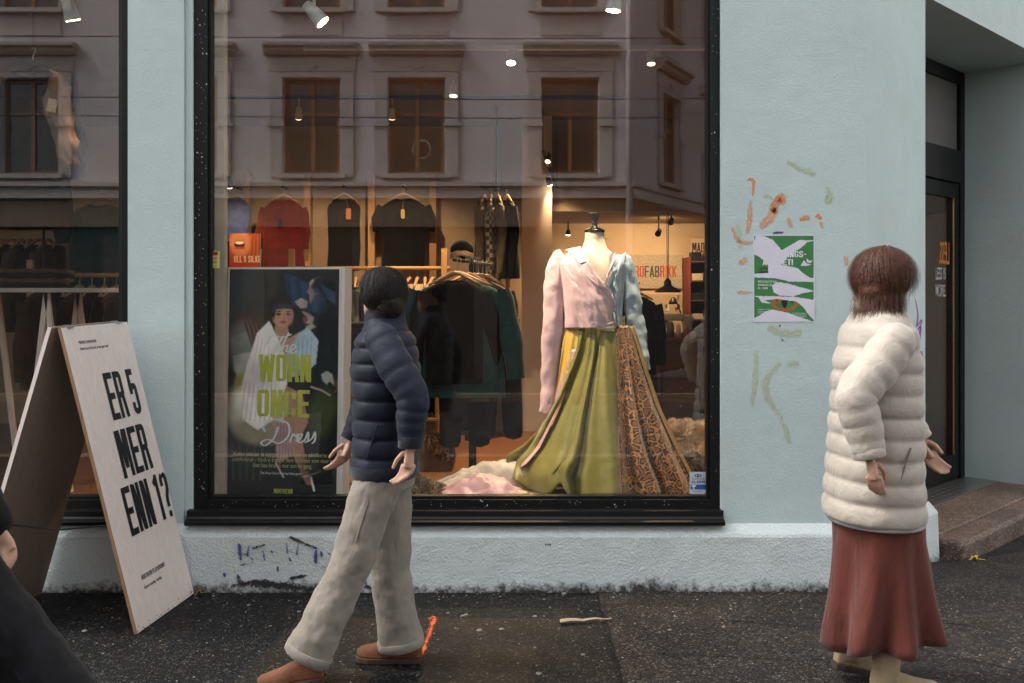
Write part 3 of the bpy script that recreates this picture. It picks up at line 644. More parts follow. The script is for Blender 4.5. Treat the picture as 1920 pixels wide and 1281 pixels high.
def lettering(name, s, mat, parent, origin, ex, ez, h, w=.42, st=.115, gap=.07, align=0.0, depth=.0008, fit=None, mats=None):
    """condensed grotesque capitals; origin = baseline point, align 0 left / .5 centre / 1 right"""
    ex = Vector(ex).normalized(); ez = Vector(ez).normalized(); n = ex.cross(ez)
    ws = [(st if c == 'I' else w*WIDE.get(c, 1.0)) for c in s]
    tot = sum(ws) + gap*(len(s)-1); sx = (fit/(tot*h)) if fit else 1.0
    x = -tot*align; b = MB(); q = 0; obs = []
    for c, cw in zip(s, ws):
        if mats: b = MB()
        for line in glyph(c, cw, st):
            L, Rg = [], []; m_ = len(line)
            for i, p in enumerate(line):
                if i == 0: d = line[1]-line[0]
                elif i == m_-1: d = line[-1]-line[-2]
                else: d = (line[i+1]-line[i]).normalized() + (line[i]-line[i-1]).normalized()
                d.normalize(); nn = Vector((-d.y, d.x)); L.append(p + nn*st/2); Rg.append(p - nn*st/2)
            q += 1; zo = depth*.5 + (q % 5)*depth*.12
            w3 = lambda p: Vector(origin) + ex*((p.x + x)*h*sx) + ez*(p.y*h) + n*zo
            b.loft([[w3(p) for p in L], [w3(p) for p in Rg]], False)
        x += cw + gap
        if mats and b.f: obs.append(b.build(name, mats[len(obs) % len(mats)], parent))
    return obs if mats else b.build(name, mat, parent)

# ================================================================== SANDWICH BOARD ON THE PAVEMENT
sb = thing('sandwich_board', 'pale plywood sandwich board with big black lettering by the wall pier', 'sign', (-2.05, -.39, 0))
A, Bq, T1, T2 = Vector((-1.716,-.705,.004)), Vector((-1.655,-.085,.004)), Vector((-2.070,-.700,1.406)), Vector((-2.008,-.075,1.418))
up = ((T1-A)+(T2-Bq)).normalized(); al = ((Bq-A)+(T2-T1)).normalized(); nf = al.cross(up).normalized()
b = MB(); b.prism([A, Bq, T2, T1], -nf*.018); fl = b.build('front_leaf', M['pale'], sb, bevel=.0015)
b = MB(); b.prism([A-al*.0015-nf*.001, T1-al*.0015-nf*.001, T1-al*.0015-nf*.017, A-al*.0015-nf*.017], al*.002); b.build('ply_edge', M['plyedge'], fl)
A2, B2 = Vector((-2.52,-.70,.004)), Vector((-2.45,-.08,.004)); H1, H2 = T1 + Vector((-.045,0,0)), T2 + Vector((-.045,0,0))
n2 = (B2-A2).cross(H1-A2).normalized()
b = MB(); b.prism([A2, B2, H2, H1], -n2*.018); b.build('back_leaf', wood('dark_brown_ply', (.17, .12, .085), .7, 2, 4, .6), sb, bevel=.0015)  # back leaf in a darker brown than the front leaf
b = MB(); b.prism([A2-al*.0015+n2*.001, H1-al*.0015+n2*.001, H1-al*.0015-n2*.017, A2-al*.0015-n2*.017], al*.002); b.build('ply_edge', M['pale'], sb)
for t in (.12, .85):
    p = T1.lerp(T2, t); hb = MB(); hb.box((p.x-.05, p.y-.03, p.z-.003), (p.x+.01, p.y+.03, p.z+.004)); hb.tube([(p.x-.02, p.y-.03, p.z+.004), (p.x-.02, p.y+.03, p.z+.004)], .006, 8); hb.build('hinge', M['steel'], sb)
ch = MB(); ch.tube([A.lerp(T1,.35)-nf*.018+al*.05, (A.lerp(T1,.33)+A2.lerp(H1,.33))/2+al*.05, A2.lerp(H1,.35)+al*.05], .004, 6); ch.build('stay_cord', M['metal'], sb)
fw, fh = .628, 1.447
def LP(u, v): return A + al*u + up*(fh-v)                 # board coordinates from the upper near corner
for s_, u, v, wd in (('ER 5', .40, .475, .30), ('MER', .37, .760, .30), ('ENN 1?', .39, 1.030, .47)):
    lettering('lettering', s_, M['ink'], fl, LP(u, v) + nf*.0004, al, up, .235, w=.36, st=.135, gap=.055, align=.5, fit=wd)
text('lettering', 'MINDRE GARDEROBE', .021, M['grey_ink'], fl, LP(.11, .085)+nf*.001, al, up, xs=.8)
text('lettering', 'Hvorfor eier du fem når du kan gjøre mer?', .021, M['grey_ink'], fl, LP(.11, .115)+nf*.001, al, up, xs=.72)
lettering('lettering', 'NORTHERN PLAYGROUND', M['grey_ink'], fl, LP(.15, 1.24)+nf*.0004, al, up, .022, st=.13, fit=.24)
text('lettering', 'Åpent mandag–lørdag', .024, M['grey_ink'], fl, LP(.15, 1.285)+nf*.001, al, up, xs=.85)
b = MB(); r3 = random.Random(5)
for _ in range(46):
    u = r3.uniform(.0, .6); v = fh - abs(r3.gauss(0, .012)) - .002; r = r3.uniform(.002, .007); c_ = LP(u, v) + nf*.0005
    b.add([c_-al*r, c_+up*r*.5, c_+al*r*1.3, c_-up*r*.3], [(0,1,2,3)])
b.build('scuff', matte('scuff_dirt', (.16, .11, .07), .3), fl)['kind'] = 'stuff'

# ================================================================== TORN POSTER, GRAFFITI AND STICKERS
green = matte('poster_green', (.055, .20, .062), .12, 14, .75, .1, 40); paper = matte('torn_paper', (.66, .64, .70), .06, 12, .85, .15, 40)
tpo = thing('torn_poster', 'torn green and white paper poster pasted on the mint wall', 'poster', tuple(at(1470, 605, 0)))
ZR = lambda x, y, d: at(1380 + x/3.558, 300 + y/3.558, 0) + Vector((0, -d, 0))
def patch(name, pts, d, th, mat, rough=0.0, parent=tpo):
    P = []
    for i, p in enumerate(pts):
        q = pts[(i+1) % len(pts)]; n = max(1, int(math.hypot(q[0]-p[0], q[1]-p[1])/9)) if rough else 1
        for k in range(n): P.append((p[0]+(q[0]-p[0])*k/n + (r3.uniform(-rough, rough) if k else 0), p[1]+(q[1]-p[1])*k/n + (r3.uniform(-rough, rough) if k else 0)))
    b = MB(); b.prism([ZR(x, y, d) for x, y in P], (0, -th, 0)); return b.build(name, mat, parent)
patch('paper_sheet', [(114,498),(526,498),(526,1084),(114,1084)], .0008, .0006, paper)
patch('print', [(121,506),(517,506),(517,786),(517,1076),(121,1076)], .0016, .0002, green)
patch('torn_strip', [(119,560),(131,500),(190,510),(245,532),(278,572),(305,602),(360,570),(425,535),(524,537),(470,552),(430,590),(370,620),(345,640),(332,665),(300,700),(410,722),(440,750),(490,785),(524,790),(524,814),(360,812),(250,788),(119,785),(119,760),(215,755),(212,700),(160,650),(119,630)], .0022, .0004, paper, 2.2)
patch('torn_strip', [(240,838),(270,815),(350,826),(430,850),(524,876),(440,890),(380,912),(290,905),(250,882)], .0022, .0004, paper, 2)
patch('torn_strip', [(118,908),(240,910),(390,914),(524,935),(522,1076),(490,1040),(440,975),(400,945),(280,928),(190,935),(235,960),(170,950),(150,918)], .0022, .0004, paper, 2)
patch('torn_strip', [(118,1060),(200,1010),(240,998),(330,1016),(430,1050),(515,1078),(118,1082)], .0022, .0004, paper, 2)
patch('torn_strip', [(440,690),(452,668),(470,690),(505,700),(465,708),(430,706)], .0021, .0003, paper, 1); patch('torn_strip', [(470,655),(486,672),(514,670),(494,690),(470,680)], .0021, .0003, paper, 1)
def ztext(s, x, y, h, mat, fit): return lettering('lettering', s, mat, tpo, ZR(x, y, .0017), (1,0,0), (0,0,1), h/3.558/354, st=.14, fit=fit/3.558/354)
ztext('INGS-', 345, 650, 42, M['white'], 122); ztext('VA', 146, 702, 40, M['white'], 58); ztext('ET!', 312, 702, 40, M['white'], 66)
ztext('VELFER', 146, 732, 17, M['ink'], 62); ztext('KLIMAKRISE', 146, 758, 17, M['ink'], 70)
for k, (s_, y) in enumerate((('EIDSVOLLS PLASS', 818), ('ONSDAG 20. OKT', 840), ('KL. 18.00', 862))): text('lettering', s_, 19/3.558/354, M['white'], tpo, ZR(145, y, .0021), xs=.85 if k == 0 else .9, bold=.01)
for y in (1000, 1012, 1024): text('lettering', 'Arrangeres av kampanjen' [:18], 10/3.558/354, M['white'], tpo, ZR(145, y, .0021))
for y in (1025, 1036, 1048): text('lettering', 'for velferd og trygghet i byen'[:26], 10/3.558/354, M['white'], tpo, ZR(375, y, .0021))
red = matte('poster_red', (.52, .085, .03), .1, 30, .7)
b = MB(); n = 30
b.loft([[ZR(325 + rx*math.cos(k*2*math.pi/n), 950 + ry*math.sin(k*2*math.pi/n), .0019) for k in range(n)] for rx, ry in ((88, 58), (72, 44))], True, False); b.build('red_ring', red, tpo)
patch('red_bar', [(262,945),(300,930),(385,905),(392,915),(310,942),(266,960)], .00195, .0001, red)
patch('black_mark', [(300,938),(345,932),(338,975),(324,992),(308,972)], .0020, .0001, M['ink']); patch('black_mark', [(362,940),(380,945),(376,960)], .0020, .0001, M['ink']); patch('black_mark', [(268,935),(280,940),(274,952)], .0020, .0001, M['ink'])

og = worn_paint('orange_spray', (.75, .24, .05), 60, .49, .08); og2 = worn_paint('faded_orange', (.70, .36, .20), 45, .52, .14); yg = worn_paint('faded_yellow', (.54, .57, .36), 22, .55, .22); bl = worn_paint('blue_marker', (.06, .055, .22), 60, .50, .09); grime = worn_paint('grime', (.03, .03, .028), 85, .545, .05, 9); pu = matte('purple_marker', (.30, .14, .33), .2, 60)
def stroke(pts, wpx, mat, y=0.0, d=.0012, name='paint_mark', parent=None, conv=None, taper=True):
    P = [Vector((*p, 0)) for p in pts]; Q = []
    for i in range(len(P)-1):
        p0, p1, p2, p3 = P[max(i-1,0)], P[i], P[i+1], P[min(i+2, len(P)-1)]
        for k in range(6):
            t = k/6; Q.append(.5*((2*p1)+(-p0+p2)*t+(2*p0-5*p1+4*p2-p3)*t*t+(-p0+3*p1-3*p2+p3)*t**3))
    Q.append(P[-1]); L, Rg = [], []; conv = conv or (lambda x, z: at(x, z, y) + Vector((0, -d, 0)))
    for i, p in enumerate(Q):
        dd = (Q[min(i+1, len(Q)-1)] - Q[max(i-1, 0)]).normalized(); nn = Vector((-dd.y, dd.x, 0)); f = (math.sin(math.pi*(i+.6)/(len(Q)+.2))**.35 if taper else 1)*wpx*.72
        a_ = p + nn*f; c_ = p - nn*f; L.append(conv(a_.x, a_.y)); Rg.append(conv(c_.x, c_.y))
    K = [conv(p.x, p.y) for p in Q]; b = MB(); b.loft([L, K, Rg], False); o = b.build(name, mat, parent or shop)
    at_ = o.data.attributes.new('Edge', 'FLOAT', 'POINT'); n = len(Q); at_.data.foreach_set('value', [0.0]*n + [0.0 if i in (0, n-1) else 1.0 for i in range(n)] + [0.0]*n); return o
stroke([(1448,400),(1462,370),(1470,385)], 26, og); stroke([(1425,430),(1445,405),(1455,390)], 16, og2)
stroke([(1400,338),(1412,340),(1411,370)], 9, og); stroke([(1408,372),(1404,420),(1400,440)], 12, og2); stroke([(1372,425),(1385,452),(1408,455),(1416,450)], 9, og2)
stroke([(1497,412),(1520,408)], 15, og); stroke([(1530,402),(1541,412)], 11, og); stroke([(1478,408),(1484,428)], 10, og2); stroke([(1538,415),(1542,430)], 10, og2); stroke([(1390,485),(1398,495)], 16, og2); stroke([(1585,480),(1588,500)], 9, og2); stroke([(1380,548),(1412,549)], 7, og2); stroke([(1440,440),(1446,470)], 14, og2)
stroke([(1475,303),(1500,316),(1530,328)], 12, yg); stroke([(1548,350),(1556,370),(1545,378)], 17, yg); stroke([(1430,368),(1450,372)], 9, yg); stroke([(1440,612),(1465,625),(1505,625)], 16, yg); stroke([(1417,655),(1418,690),(1410,765)], 11, yg); stroke([(1465,680),(1437,712),(1440,745),(1465,785),(1482,835)], 14, yg); stroke([(1475,685),(1500,680)], 12, yg); stroke([(1385,420),(1388,470)], 8, yg)
for p in (((1447,437),(1470,436)), ((1465,636),(1470,640)), ((1460,610),(1464,612))): stroke(p, 5, bl)
def cham(px, py, d=.0012):
    k = (px-960)/F; s_ = (C0.x - k*(-CAM.y))/(k*CU.y - CU.x); p = C0 + CU*s_ + CN*d; sc_ = F/(p.y-CAM.y); return Vector((p.x, p.y, CAM.z-(py-556)/sc_))
for seg in ([(1716,562),(1721,590),(1719,612),(1728,600),(1720,640)], [(1716,628),(1726,612),(1722,650),(1714,662)], [(1720,668),(1728,660),(1726,690),(1719,685),(1722,672)], [(1721,700),(1730,705),(1725,725),(1719,715),(1728,700)], [(1719,733),(1724,748),(1730,735)]):
    stroke(seg, 2.0, pu, conv=lambda x, z: cham(x, z))
for pts, w_ in (([(449,1018),(452,1052)],9), ([(468,1022),(463,1044)],8), ([(493,1030),(497,1052)],7), ([(537,1014),(540,1040)],9), ([(559,1019),(557,1042)],10), ([(541,1045),(546,1052)],8), ([(593,1028),(592,1058)],7), ([(602,1032),(604,1044)],6), ([(655,1034),(668,1052),(680,1030)],7), ([(668,1050),(672,1075)],6), ([(421,1073),(422,1082)],6), ([(522,1060),(521,1072)],6), ([(507,1032),(513,1036)],6), ([(683,1080),(688,1100)],8), ([(640,1100),(656,1108)],8)):
    stroke(pts, w_, bl, y=-.0600, d=.006)
for pts, w_ in (([(455,1035),(475,1052),(448,1060)],20), ([(540,1005),(580,1022),(600,1030)],10), ([(470,1030),(500,1020)],10), ([(430,1100),(480,1092),(560,1102),(600,1106)],22), ([(540,1085),(580,1078)],8), ([(600,1064),(628,1055),(615,1035)],9), ([(1020,1022),(1035,1020)],8), ([(680,1098),(730,1108)],12), ([(445,1075),(450,1092)],14)):
    stroke(pts, w_, grime, y=-.0600, d=.0056, name='grime_mark')
# alarm stickers on the inside of the pane corner
def sticker(name, label, px0, py0, px1, py1, base):
    y = .0672; p, q = at(px0, py1, y), at(px1, py0, y); t = thing(name, label, 'sticker', (p.x, y, p.z))
    b = MB(); b.box((p.x, y-.0004, p.z), (q.x, y, q.z)); b.build('sheet', base, t); return t, p, q, y-.0006
t, p, q, y = sticker('alarm_sticker', 'white and blue alarm sticker in the lower corner of the window', 1293, 885, 1325, 926, matte('sticker_white', (.52, .55, .60), .05))
wdt, hgt = q.x-p.x, q.z-p.z; navy = matte('sticker_navy', (.02, .04, .12), .1); blu = matte('sticker_blue', (.03, .10, .30), .1)
lettering('lettering', 'ALARM', navy, t, (p.x+wdt*.5, y, p.z+hgt*.49), (1,0,0), (0,0,1), hgt*.115, w=.8, st=.22, gap=.2, align=.5, fit=wdt*.78)
lettering('lettering', 'NOKAS', navy, t, (p.x+wdt*.5, y, p.z+hgt*.65), (1,0,0), (0,0,1), hgt*.085, w=.9, st=.14, gap=.3, align=.5, fit=wdt*.7)
b = MB(); b.box((p.x+wdt*.05, y-.0003, p.z+hgt*.2), (q.x-wdt*.05, y, p.z+hgt*.42)); b.build('blue_band', blu, t)
b = MB(); b.box((p.x+wdt*.12, y-.0006, p.z+hgt*.32), (p.x+wdt*.36, y-.0003, p.z+hgt*.40)); b.box((p.x+wdt*.2, y-.0006, p.z+hgt*.22), (p.x+wdt*.27, y-.0003, p.z+hgt*.319)); b.build('camera_mark', M['white'], t)
b = MB(); c_ = Vector((p.x+wdt*.5, y, p.z+hgt*.83)); b.loft([[c_+Vector((math.cos(k*.3927)*rx, 0, math.sin(k*.3927)*rz)) for k in range(16)] for rx, rz in ((wdt*.22, hgt*.075), (wdt*.15, hgt*.05))], True, False); b.loft([[c_+Vector((math.cos(k*.785)*rx, 0, math.sin(k*.785)*rx)) for k in range(8)] for rx in (wdt*.07, wdt*.02)], True, False); b.build('eye_mark', navy, t)
text('lettering', 'TLF 02580', hgt*.1, navy, t, (p.x+wdt*.18, y, p.z+hgt*.07), xs=.9)
t, p, q, y = sticker('alarm_sticker', 'small yellow alarm sticker by the left window frame', 388, 471, 412, 503, matte('sticker_yellow', (.48, .46, .16), .1))
wdt, hgt = q.x-p.x, q.z-p.z
b = MB(); b.box((p.x+wdt*.3, y-.0003, q.z-hgt*.25), (p.x+wdt*.85, y, q.z-hgt*.04)); b.build('red_band', matte('sticker_red', (.35, .02, .02), .1), t)
text('lettering', 'Dorset', hgt*.32, matte('sticker_red_ink', (.42, .03, .03), .1), t, (p.x+wdt*.04, y, p.z+hgt*.42), xs=.62, shear=.4, bold=.01, ez=(-.08, 0, 1), ex=(1, 0, .15))
text('lettering', 'ALARM', hgt*.19, M['ink'], t, (p.x+wdt*.14, y, p.z+hgt*.27), xs=.8); text('lettering', 'TLF 22 66 00', hgt*.12, M['ink'], t, (p.x+wdt*.1, y, p.z+hgt*.08), xs=.75)

# ---------------------------------------------------------------- small things on the pavement
x0, y0 = ground_pt(1050, 1170); x1, y1 = ground_pt(1146, 1166)
b = MB(); b.grid(lambda u, v: (x0+(x1-x0)*u, y0+(y1-y0)*u+(v-.5)*(.040*(1-u)+.008), .010+.010*abs(math.sin(u*7))*(1-abs(v-.5))+.004), 18, 3)
tag(b.build('paper_strip', matte('dirty_paper', (.33, .27, .20), .2, 20), solid=.0012), 'narrow strip of dirty paper on the pavement below the window', 'litter')
x0, y0 = ground_pt(815, 1160); x1, y1 = ground_pt(790, 1232)
stroke([(803,1164),(815,1160),(806,1188),(797,1212),(792,1232)], 11, worn_paint('orange_road_spray', (.55, .11, .03), 110, .50, .12, 12), conv=lambda x, z: Vector((*ground_pt(x, z), .006)), parent=pv, name='spray_mark')
def leaf(label, px, py, r, mat, rz, z=.008):
    x, y = ground_pt(px, py); t = MB(); out = []
    for k in range(20):
        a = 2*math.pi*k/20; rr_ = r*(1.0 if k % 4 == 0 else .55 if k % 4 == 2 else .68); out.append((math.cos(a)*rr_, math.sin(a)*rr_*.8, .012*math.sin(a*2)+.008*math.cos(a*3)+.012))
    t.add([(0,0,.012)] + out, [(0, 1+k, 1+(k+1) % 20) for k in range(20)]); t.tube([(0,0,.012),(r*.9,-r*.7,.006),(r*1.3,-r*1.1,.004)], .002, 5)
    o = t.build('fallen_leaf', mat, solid=.0008); o.location = (x, y, z); o.rotation_euler = (R(6), R(-8), rz); tag(o, label, 'leaf')
leaf('yellow fallen leaf on the asphalt below the corner step', 1826, 1060, .034, matte('yellow_leaf', (.62, .42, .05), .3, 30), .4, .03)
leaf('brown fallen leaf curled on the dark pavement near the sandwich board', 372, 1118, .026, matte('brown_leaf', (.20, .12, .06), .3, 30), 1.2)

# ================================================================== PRINTED PICTURES
class Paint:
    def __init__(s, W, H, c):
        s.W, s.H = W, H; s.a = np.zeros((H, W, 3)); s.a[:] = S(c); s.X, s.Y = np.meshgrid(np.linspace(0, 1, W), np.linspace(0, 1, H)); s.asp = H/W
        rg = np.random.RandomState(4); s.n = np.zeros((H, W))
        for k, am in ((4, .5), (9, .3), (20, .2)):
            g_ = rg.rand(k*2+2, k+2); yy = s.Y*(k*2); xx = s.X*k; i = yy.astype(int); j = xx.astype(int); fy = yy-i; fx = xx-j
            s.n += am*((g_[i, j]*(1-fx)+g_[i, j+1]*fx)*(1-fy) + (g_[i+1, j]*(1-fx)+g_[i+1, j+1]*fx)*fy)
    def mix(s, m, c, sh=0.0):
        c = np.array(S(c)); v = c*(1 + sh*(s.n[..., None]-.5)*2); s.a = s.a*(1-m[..., None]) + v*m[..., None]
    def ell(s, cx, cy, rx, ry, c, rot=0, soft=.12, sh=0.25, op=1.0):
        dx = s.X-cx; dy = (s.Y-cy)*s.asp; ca, sa = math.cos(R(rot)), math.sin(R(rot)); ry *= s.asp
        d = np.sqrt(((dx*ca+dy*sa)/rx)**2 + ((-dx*sa+dy*ca)/ry)**2); s.mix(op*np.clip((1+soft-d)/(2*soft), 0, 1), c, sh)
    def poly(s, pts, c, sh=.3, op=1.0):
        m = np.zeros((s.H, s.W), bool); n = len(pts)
        for i in range(n):
            (x0, y0), (x1, y1) = pts[i], pts[(i+1) % n]
            if y0 == y1: continue
            cr = ((y0 > s.Y) != (y1 > s.Y)) & (s.X < (x1-x0)*(s.Y-y0)/(y1-y0)+x0); m ^= cr
        mf = m.astype(float); mf = (mf + np.roll(mf, 1, 0) + np.roll(mf, 1, 1) + np.roll(mf, -1, 0) + np.roll(mf, -1, 1))/5; s.mix(mf*op, c, sh)
    def line(s, pts, w_, c, op=1.0):
        m = np.zeros((s.H, s.W))
        for (x0, y0), (x1, y1) in zip(pts, pts[1:]):
            ax, ay = x1-x0, (y1-y0)*s.asp; L = ax*ax+ay*ay+1e-9; t = np.clip(((s.X-x0)*ax+(s.Y-y0)*s.asp*ay)/L, 0, 1); d = np.hypot(s.X-x0-t*ax, (s.Y-y0)*s.asp-t*ay); m = np.maximum(m, np.clip((w_-d)/(w_*.5), 0, 1))
        s.mix(m*op, c, .1)
    def mesh(s, name, O, ex, ez, w_, h_, parent, rough=.35):
        O, ex, ez = Vector(O), Vector(ex), Vector(ez); v = [tuple(O + ex*(i/(s.W-1)*w_) - ez*(j/(s.H-1)*h_)) for j in range(s.H) for i in range(s.W)]
        f = [(j*s.W+i, j*s.W+i+1, (j+1)*s.W+i+1, (j+1)*s.W+i) for j in range(s.H-1) for i in range(s.W-1)]
        me = bpy.data.meshes.new(name); me.from_pydata(v, [], f); ca = me.color_attributes.new('Col', 'FLOAT_COLOR', 'POINT')
        ca.data.foreach_set('color', np.concatenate([s.a.reshape(-1, 3), np.ones((s.W*s.H, 1))], 1).ravel().astype('f')); me.materials.append(printed(name, rough))
        o = bpy.data.objects.new(name, me); col.objects.link(o); attach(o, parent); return o

# ---------------------------------------------------------------- tall display poster behind the glass
pb = thing('poster_board', 'tall dark fashion poster board with yellow green lettering inside the window', 'poster', (-1.2, .3, .41))
O = Vector((-1.572, .24, 1.712)); ang = R(-2.3)
ex = Vector((math.cos(ang)*.985, -.11, -math.sin(ang)*-.05)).normalized(); ez = Vector((.040, .035, 1)).normalized(); ez = (ez - ex*ez.dot(ex)).normalized(); nb = ex.cross(ez)
PW, PH = .645, 1.285
b = MB(); b.prism([O, O+ex*PW, O+ex*PW-ez*PH, O-ez*PH], -nb*.035); b.build('board', M['pale'], pb, bevel=.002)
sd_ = MB(); q0 = O+ex*(PW+.001)+nb*-.001; sd_.prism([q0, q0+ex*.006-nb*.12, q0+ex*.006-nb*.12-ez*PH, q0-ez*PH], nb*.001+ex*.018); sd_.build('side_leaf', M['pale'], pb)
P = Paint(170, 340, (16, 24, 23))
P.ell(.15, .12, .22, .2, (38, 50, 52), 0, .5, .5); P.ell(.72, .3, .3, .25, (18, 24, 28), 0, .5); P.ell(.2, .3, .16, .12, (70, 38, 26), 20, .4, .8); P.ell(.1, .32, .12, .1, (92, 90, 86), 30, .3, .5); P.ell(.33, .10, .10, .14, (52, 50, 42), 10, .4, .5)
for k in range(7): P.poly([(.50+.05*k, .02+.012*k), (.56+.05*k, .02+.012*k), (.62+.045*k, .15+.006*k), (.54+.045*k, .16+.006*k)], ((24, 42, 68), (40, 60, 88))[k % 2], .5, .85)
P.poly([(.82,.06),(.96,.10),(.98,.16),(.90,.13)], (42, 56, 76), .5); P.poly([(.60,.14),(.66,.125),(.72,.14),(.71,.165),(.66,.172),(.63,.16)], (160, 146, 132), .9); P.poly([(.66,.18),(.72,.19),(.78,.21),(.76,.24),(.70,.235),(.72,.215)], (150, 132, 120), .9); P.poly([(.67,.21),(.71,.205),(.72,.225),(.69,.24)], (120, 60, 54), .5); P.poly([(.70,.25),(.76,.235),(.80,.25),(.74,.262)], (150, 138, 126), .9)
for k in range(12): P.line([(.14+.012*k, .22+.01*(k % 3)), (.20+.016*k, .36)], .006, ((96, 48, 30), (52, 26, 18))[k % 2])
P.poly([(.02,.30),(.16,.27),(.24,.38),(.22,.46),(.05,.45)], (112, 112, 104), .6); P.poly([(.04,.38),(.20,.36),(.22,.46),(.10,.52)], (150, 148, 136), .6)
P.ell(.30, .62, .30, .12, (190, 176, 156), 15, .25, .7); P.ell(.16, .50, .10, .05, (150, 140, 60), 40, .2, .5); P.ell(.34, .52, .05, .09, (158, 146, 62), 25, .2, .5); P.ell(.22, .58, .17, .07, (216, 206, 190), 20, .2, .6)
P.ell(.28, .70, .20, .06, (132, 122, 98), 0, .3, .7); P.ell(.86, .62, .12, .10, (66, 74, 40), 10, .3, .7); P.poly([(.85,.455),(.90,.44),(.95,.455),(.97,.50),(.92,.485),(.90,.50),(.86,.48)], (140, 134, 126), .9); P.line([(.76,.51),(.86,.525),(.93,.545)], .01, (168, 150, 140))
P.poly([(.50,.50),(.68,.54),(.74,.66),(.68,.72),(.72,.83),(.78,.93),(.73,.93),(.60,.80),(.52,.66)], (164, 118, 94), .25); P.poly([(.42,.66),(.60,.68),(.62,.80),(.46,.84),(.44,.74)], (168, 128, 128), .5)
for k in range(6): P.line([(.46+.03*k, .67), (.45+.028*k, .83)], .008, (120, 86, 90), .6)
P.line([(.77,.90),(.80,.955)], .012, (225, 220, 215)); P.line([(.45,.84),(.52,.90)], .010, (190, 160, 150))
P.poly([(.42,.245),(.55,.30),(.66,.27),(.60,.40),(.46,.42)], (176, 130, 104), .15)
P.poly([(.37,.225),(.46,.31),(.54,.40),(.54,.50),(.46,.60),(.40,.66),(.28,.70),(.16,.66),(.12,.58),(.18,.50),(.17,.42),(.26,.28)], (222, 208, 202), .35); P.poly([(.17,.42),(.30,.40),(.34,.50),(.26,.58),(.12,.52)], (214, 198, 194), .35)
for k in range(14): P.line([(.16+.02*k, .50+.006*(k % 4)), (.12+.022*k, .66)], .007, ((176, 160, 152), (236, 226, 220))[k % 2], .55)
for k in range(7): P.line([(.28+.03*k, .28+.02*k), (.22+.035*k, .46+.012*k)], .006, (182, 164, 160), .5)
P.poly([(.52,.38),(.62,.29),(.72,.25),(.82,.31),(.80,.41),(.68,.46),(.56,.47)], (150, 164, 172), .5)
for k in range(5): P.line([(.60+.04*k, .30+.01*(k % 2)), (.60+.035*k, .44)], .006, (96, 112, 124), .5)
P.poly([(.43,.24),(.54,.24),(.55,.29),(.50,.31),(.45,.28)], (168, 122, 98), .1); P.ell(.49, .20, .098, .052, (182, 136, 110), -6, .08, .12); P.ell(.47, .145, .10, .030, (34, 22, 18), -8, .2); P.ell(.40, .175, .03, .045, (34, 22, 18), 0, .3)
P.poly([(.385,.165),(.46,.148),(.58,.160),(.585,.178),(.47,.166),(.39,.19)], (44, 50, 66), .2)
for sx in (.455, .545): P.ell(sx, .196, .022, .006, (44, 28, 22), 0, .3); P.line([(sx-.025, .186), (sx+.022, .183)], .006, (52, 32, 24))
P.line([(.505,.195),(.512,.215),(.498,.218)], .006, (150, 104, 84)); P.ell(.50, .230, .028, .006, (148, 74, 66), 0, .3); P.ell(.56, .21, .03, .03, (146, 100, 80), 0, .5, .1, .6)
for k in range(9): P.poly([(.04+.035*k, .76), (.055+.035*k, .76), (.075+.03*k, .92), (.055+.03*k, .92)], ((70, 76, 72), (18, 20, 20))[k % 2], .3, .7)
P.ell(.15, .82, .16, .06, (48, 56, 52), 20, .6, .5, .5); P.ell(.8, .85, .14, .05, (24, 34, 26), 0, .6, .6)
P.a *= 1.3*(.86 + .28*P.n[..., None])
pr_ = P.mesh('printed_picture', O+ex*.012-ez*.012+nb*.0015, ex, ez, PW-.024, PH-.024, pb)
lime = matte('lime_ink', (.50, .50, .06), .08, 30, .5); PP = lambda u, v, d=.0022: O + ex*(u*PW) - ez*(v*PH) + nb*d
lettering('lettering', 'WORN', lime, pb, PP(.52, .490), ex, ez, .150, w=.36, st=.135, gap=.05, align=.5, fit=.295)
lettering('lettering', 'ONCE', lime, pb, PP(.51, .640), ex, ez, .150, w=.36, st=.135, gap=.05, align=.5, fit=.295)
def script(pts, wd, parent, name='lettering'):
    bb = MB(); Q = []; V_ = [Vector((*p, 0)) for p in pts]
    for i in range(len(V_)-1):
        p0, p1, p2, p3 = V_[max(i-1,0)], V_[i], V_[i+1], V_[min(i+2, len(V_)-1)]
        for k in range(7): t = k/7; Q.append(.5*((2*p1)+(-p0+p2)*t+(2*p0-5*p1+4*p2-p3)*t*t+(-p0+3*p1-3*p2+p3)*t**3))
    L, Rg = [], []
    for i, p in enumerate(Q):
        d = (Q[min(i+1, len(Q)-1)]-Q[max(i-1,0)]); d = d.normalized() if d.length else Vector((1,0,0)); nn = Vector((-d.y, d.x, 0)); f = wd*(.45+.55*abs(d.y)); a_, c_ = p+nn*f, p-nn*f; dz = .0024+i*.000004
        L.append(PP(a_.x, a_.y*.5, dz)); Rg.append(PP(c_.x, c_.y*.5, dz))
    bb.loft([L, Rg], False); bb.build(name, M['white'], parent)
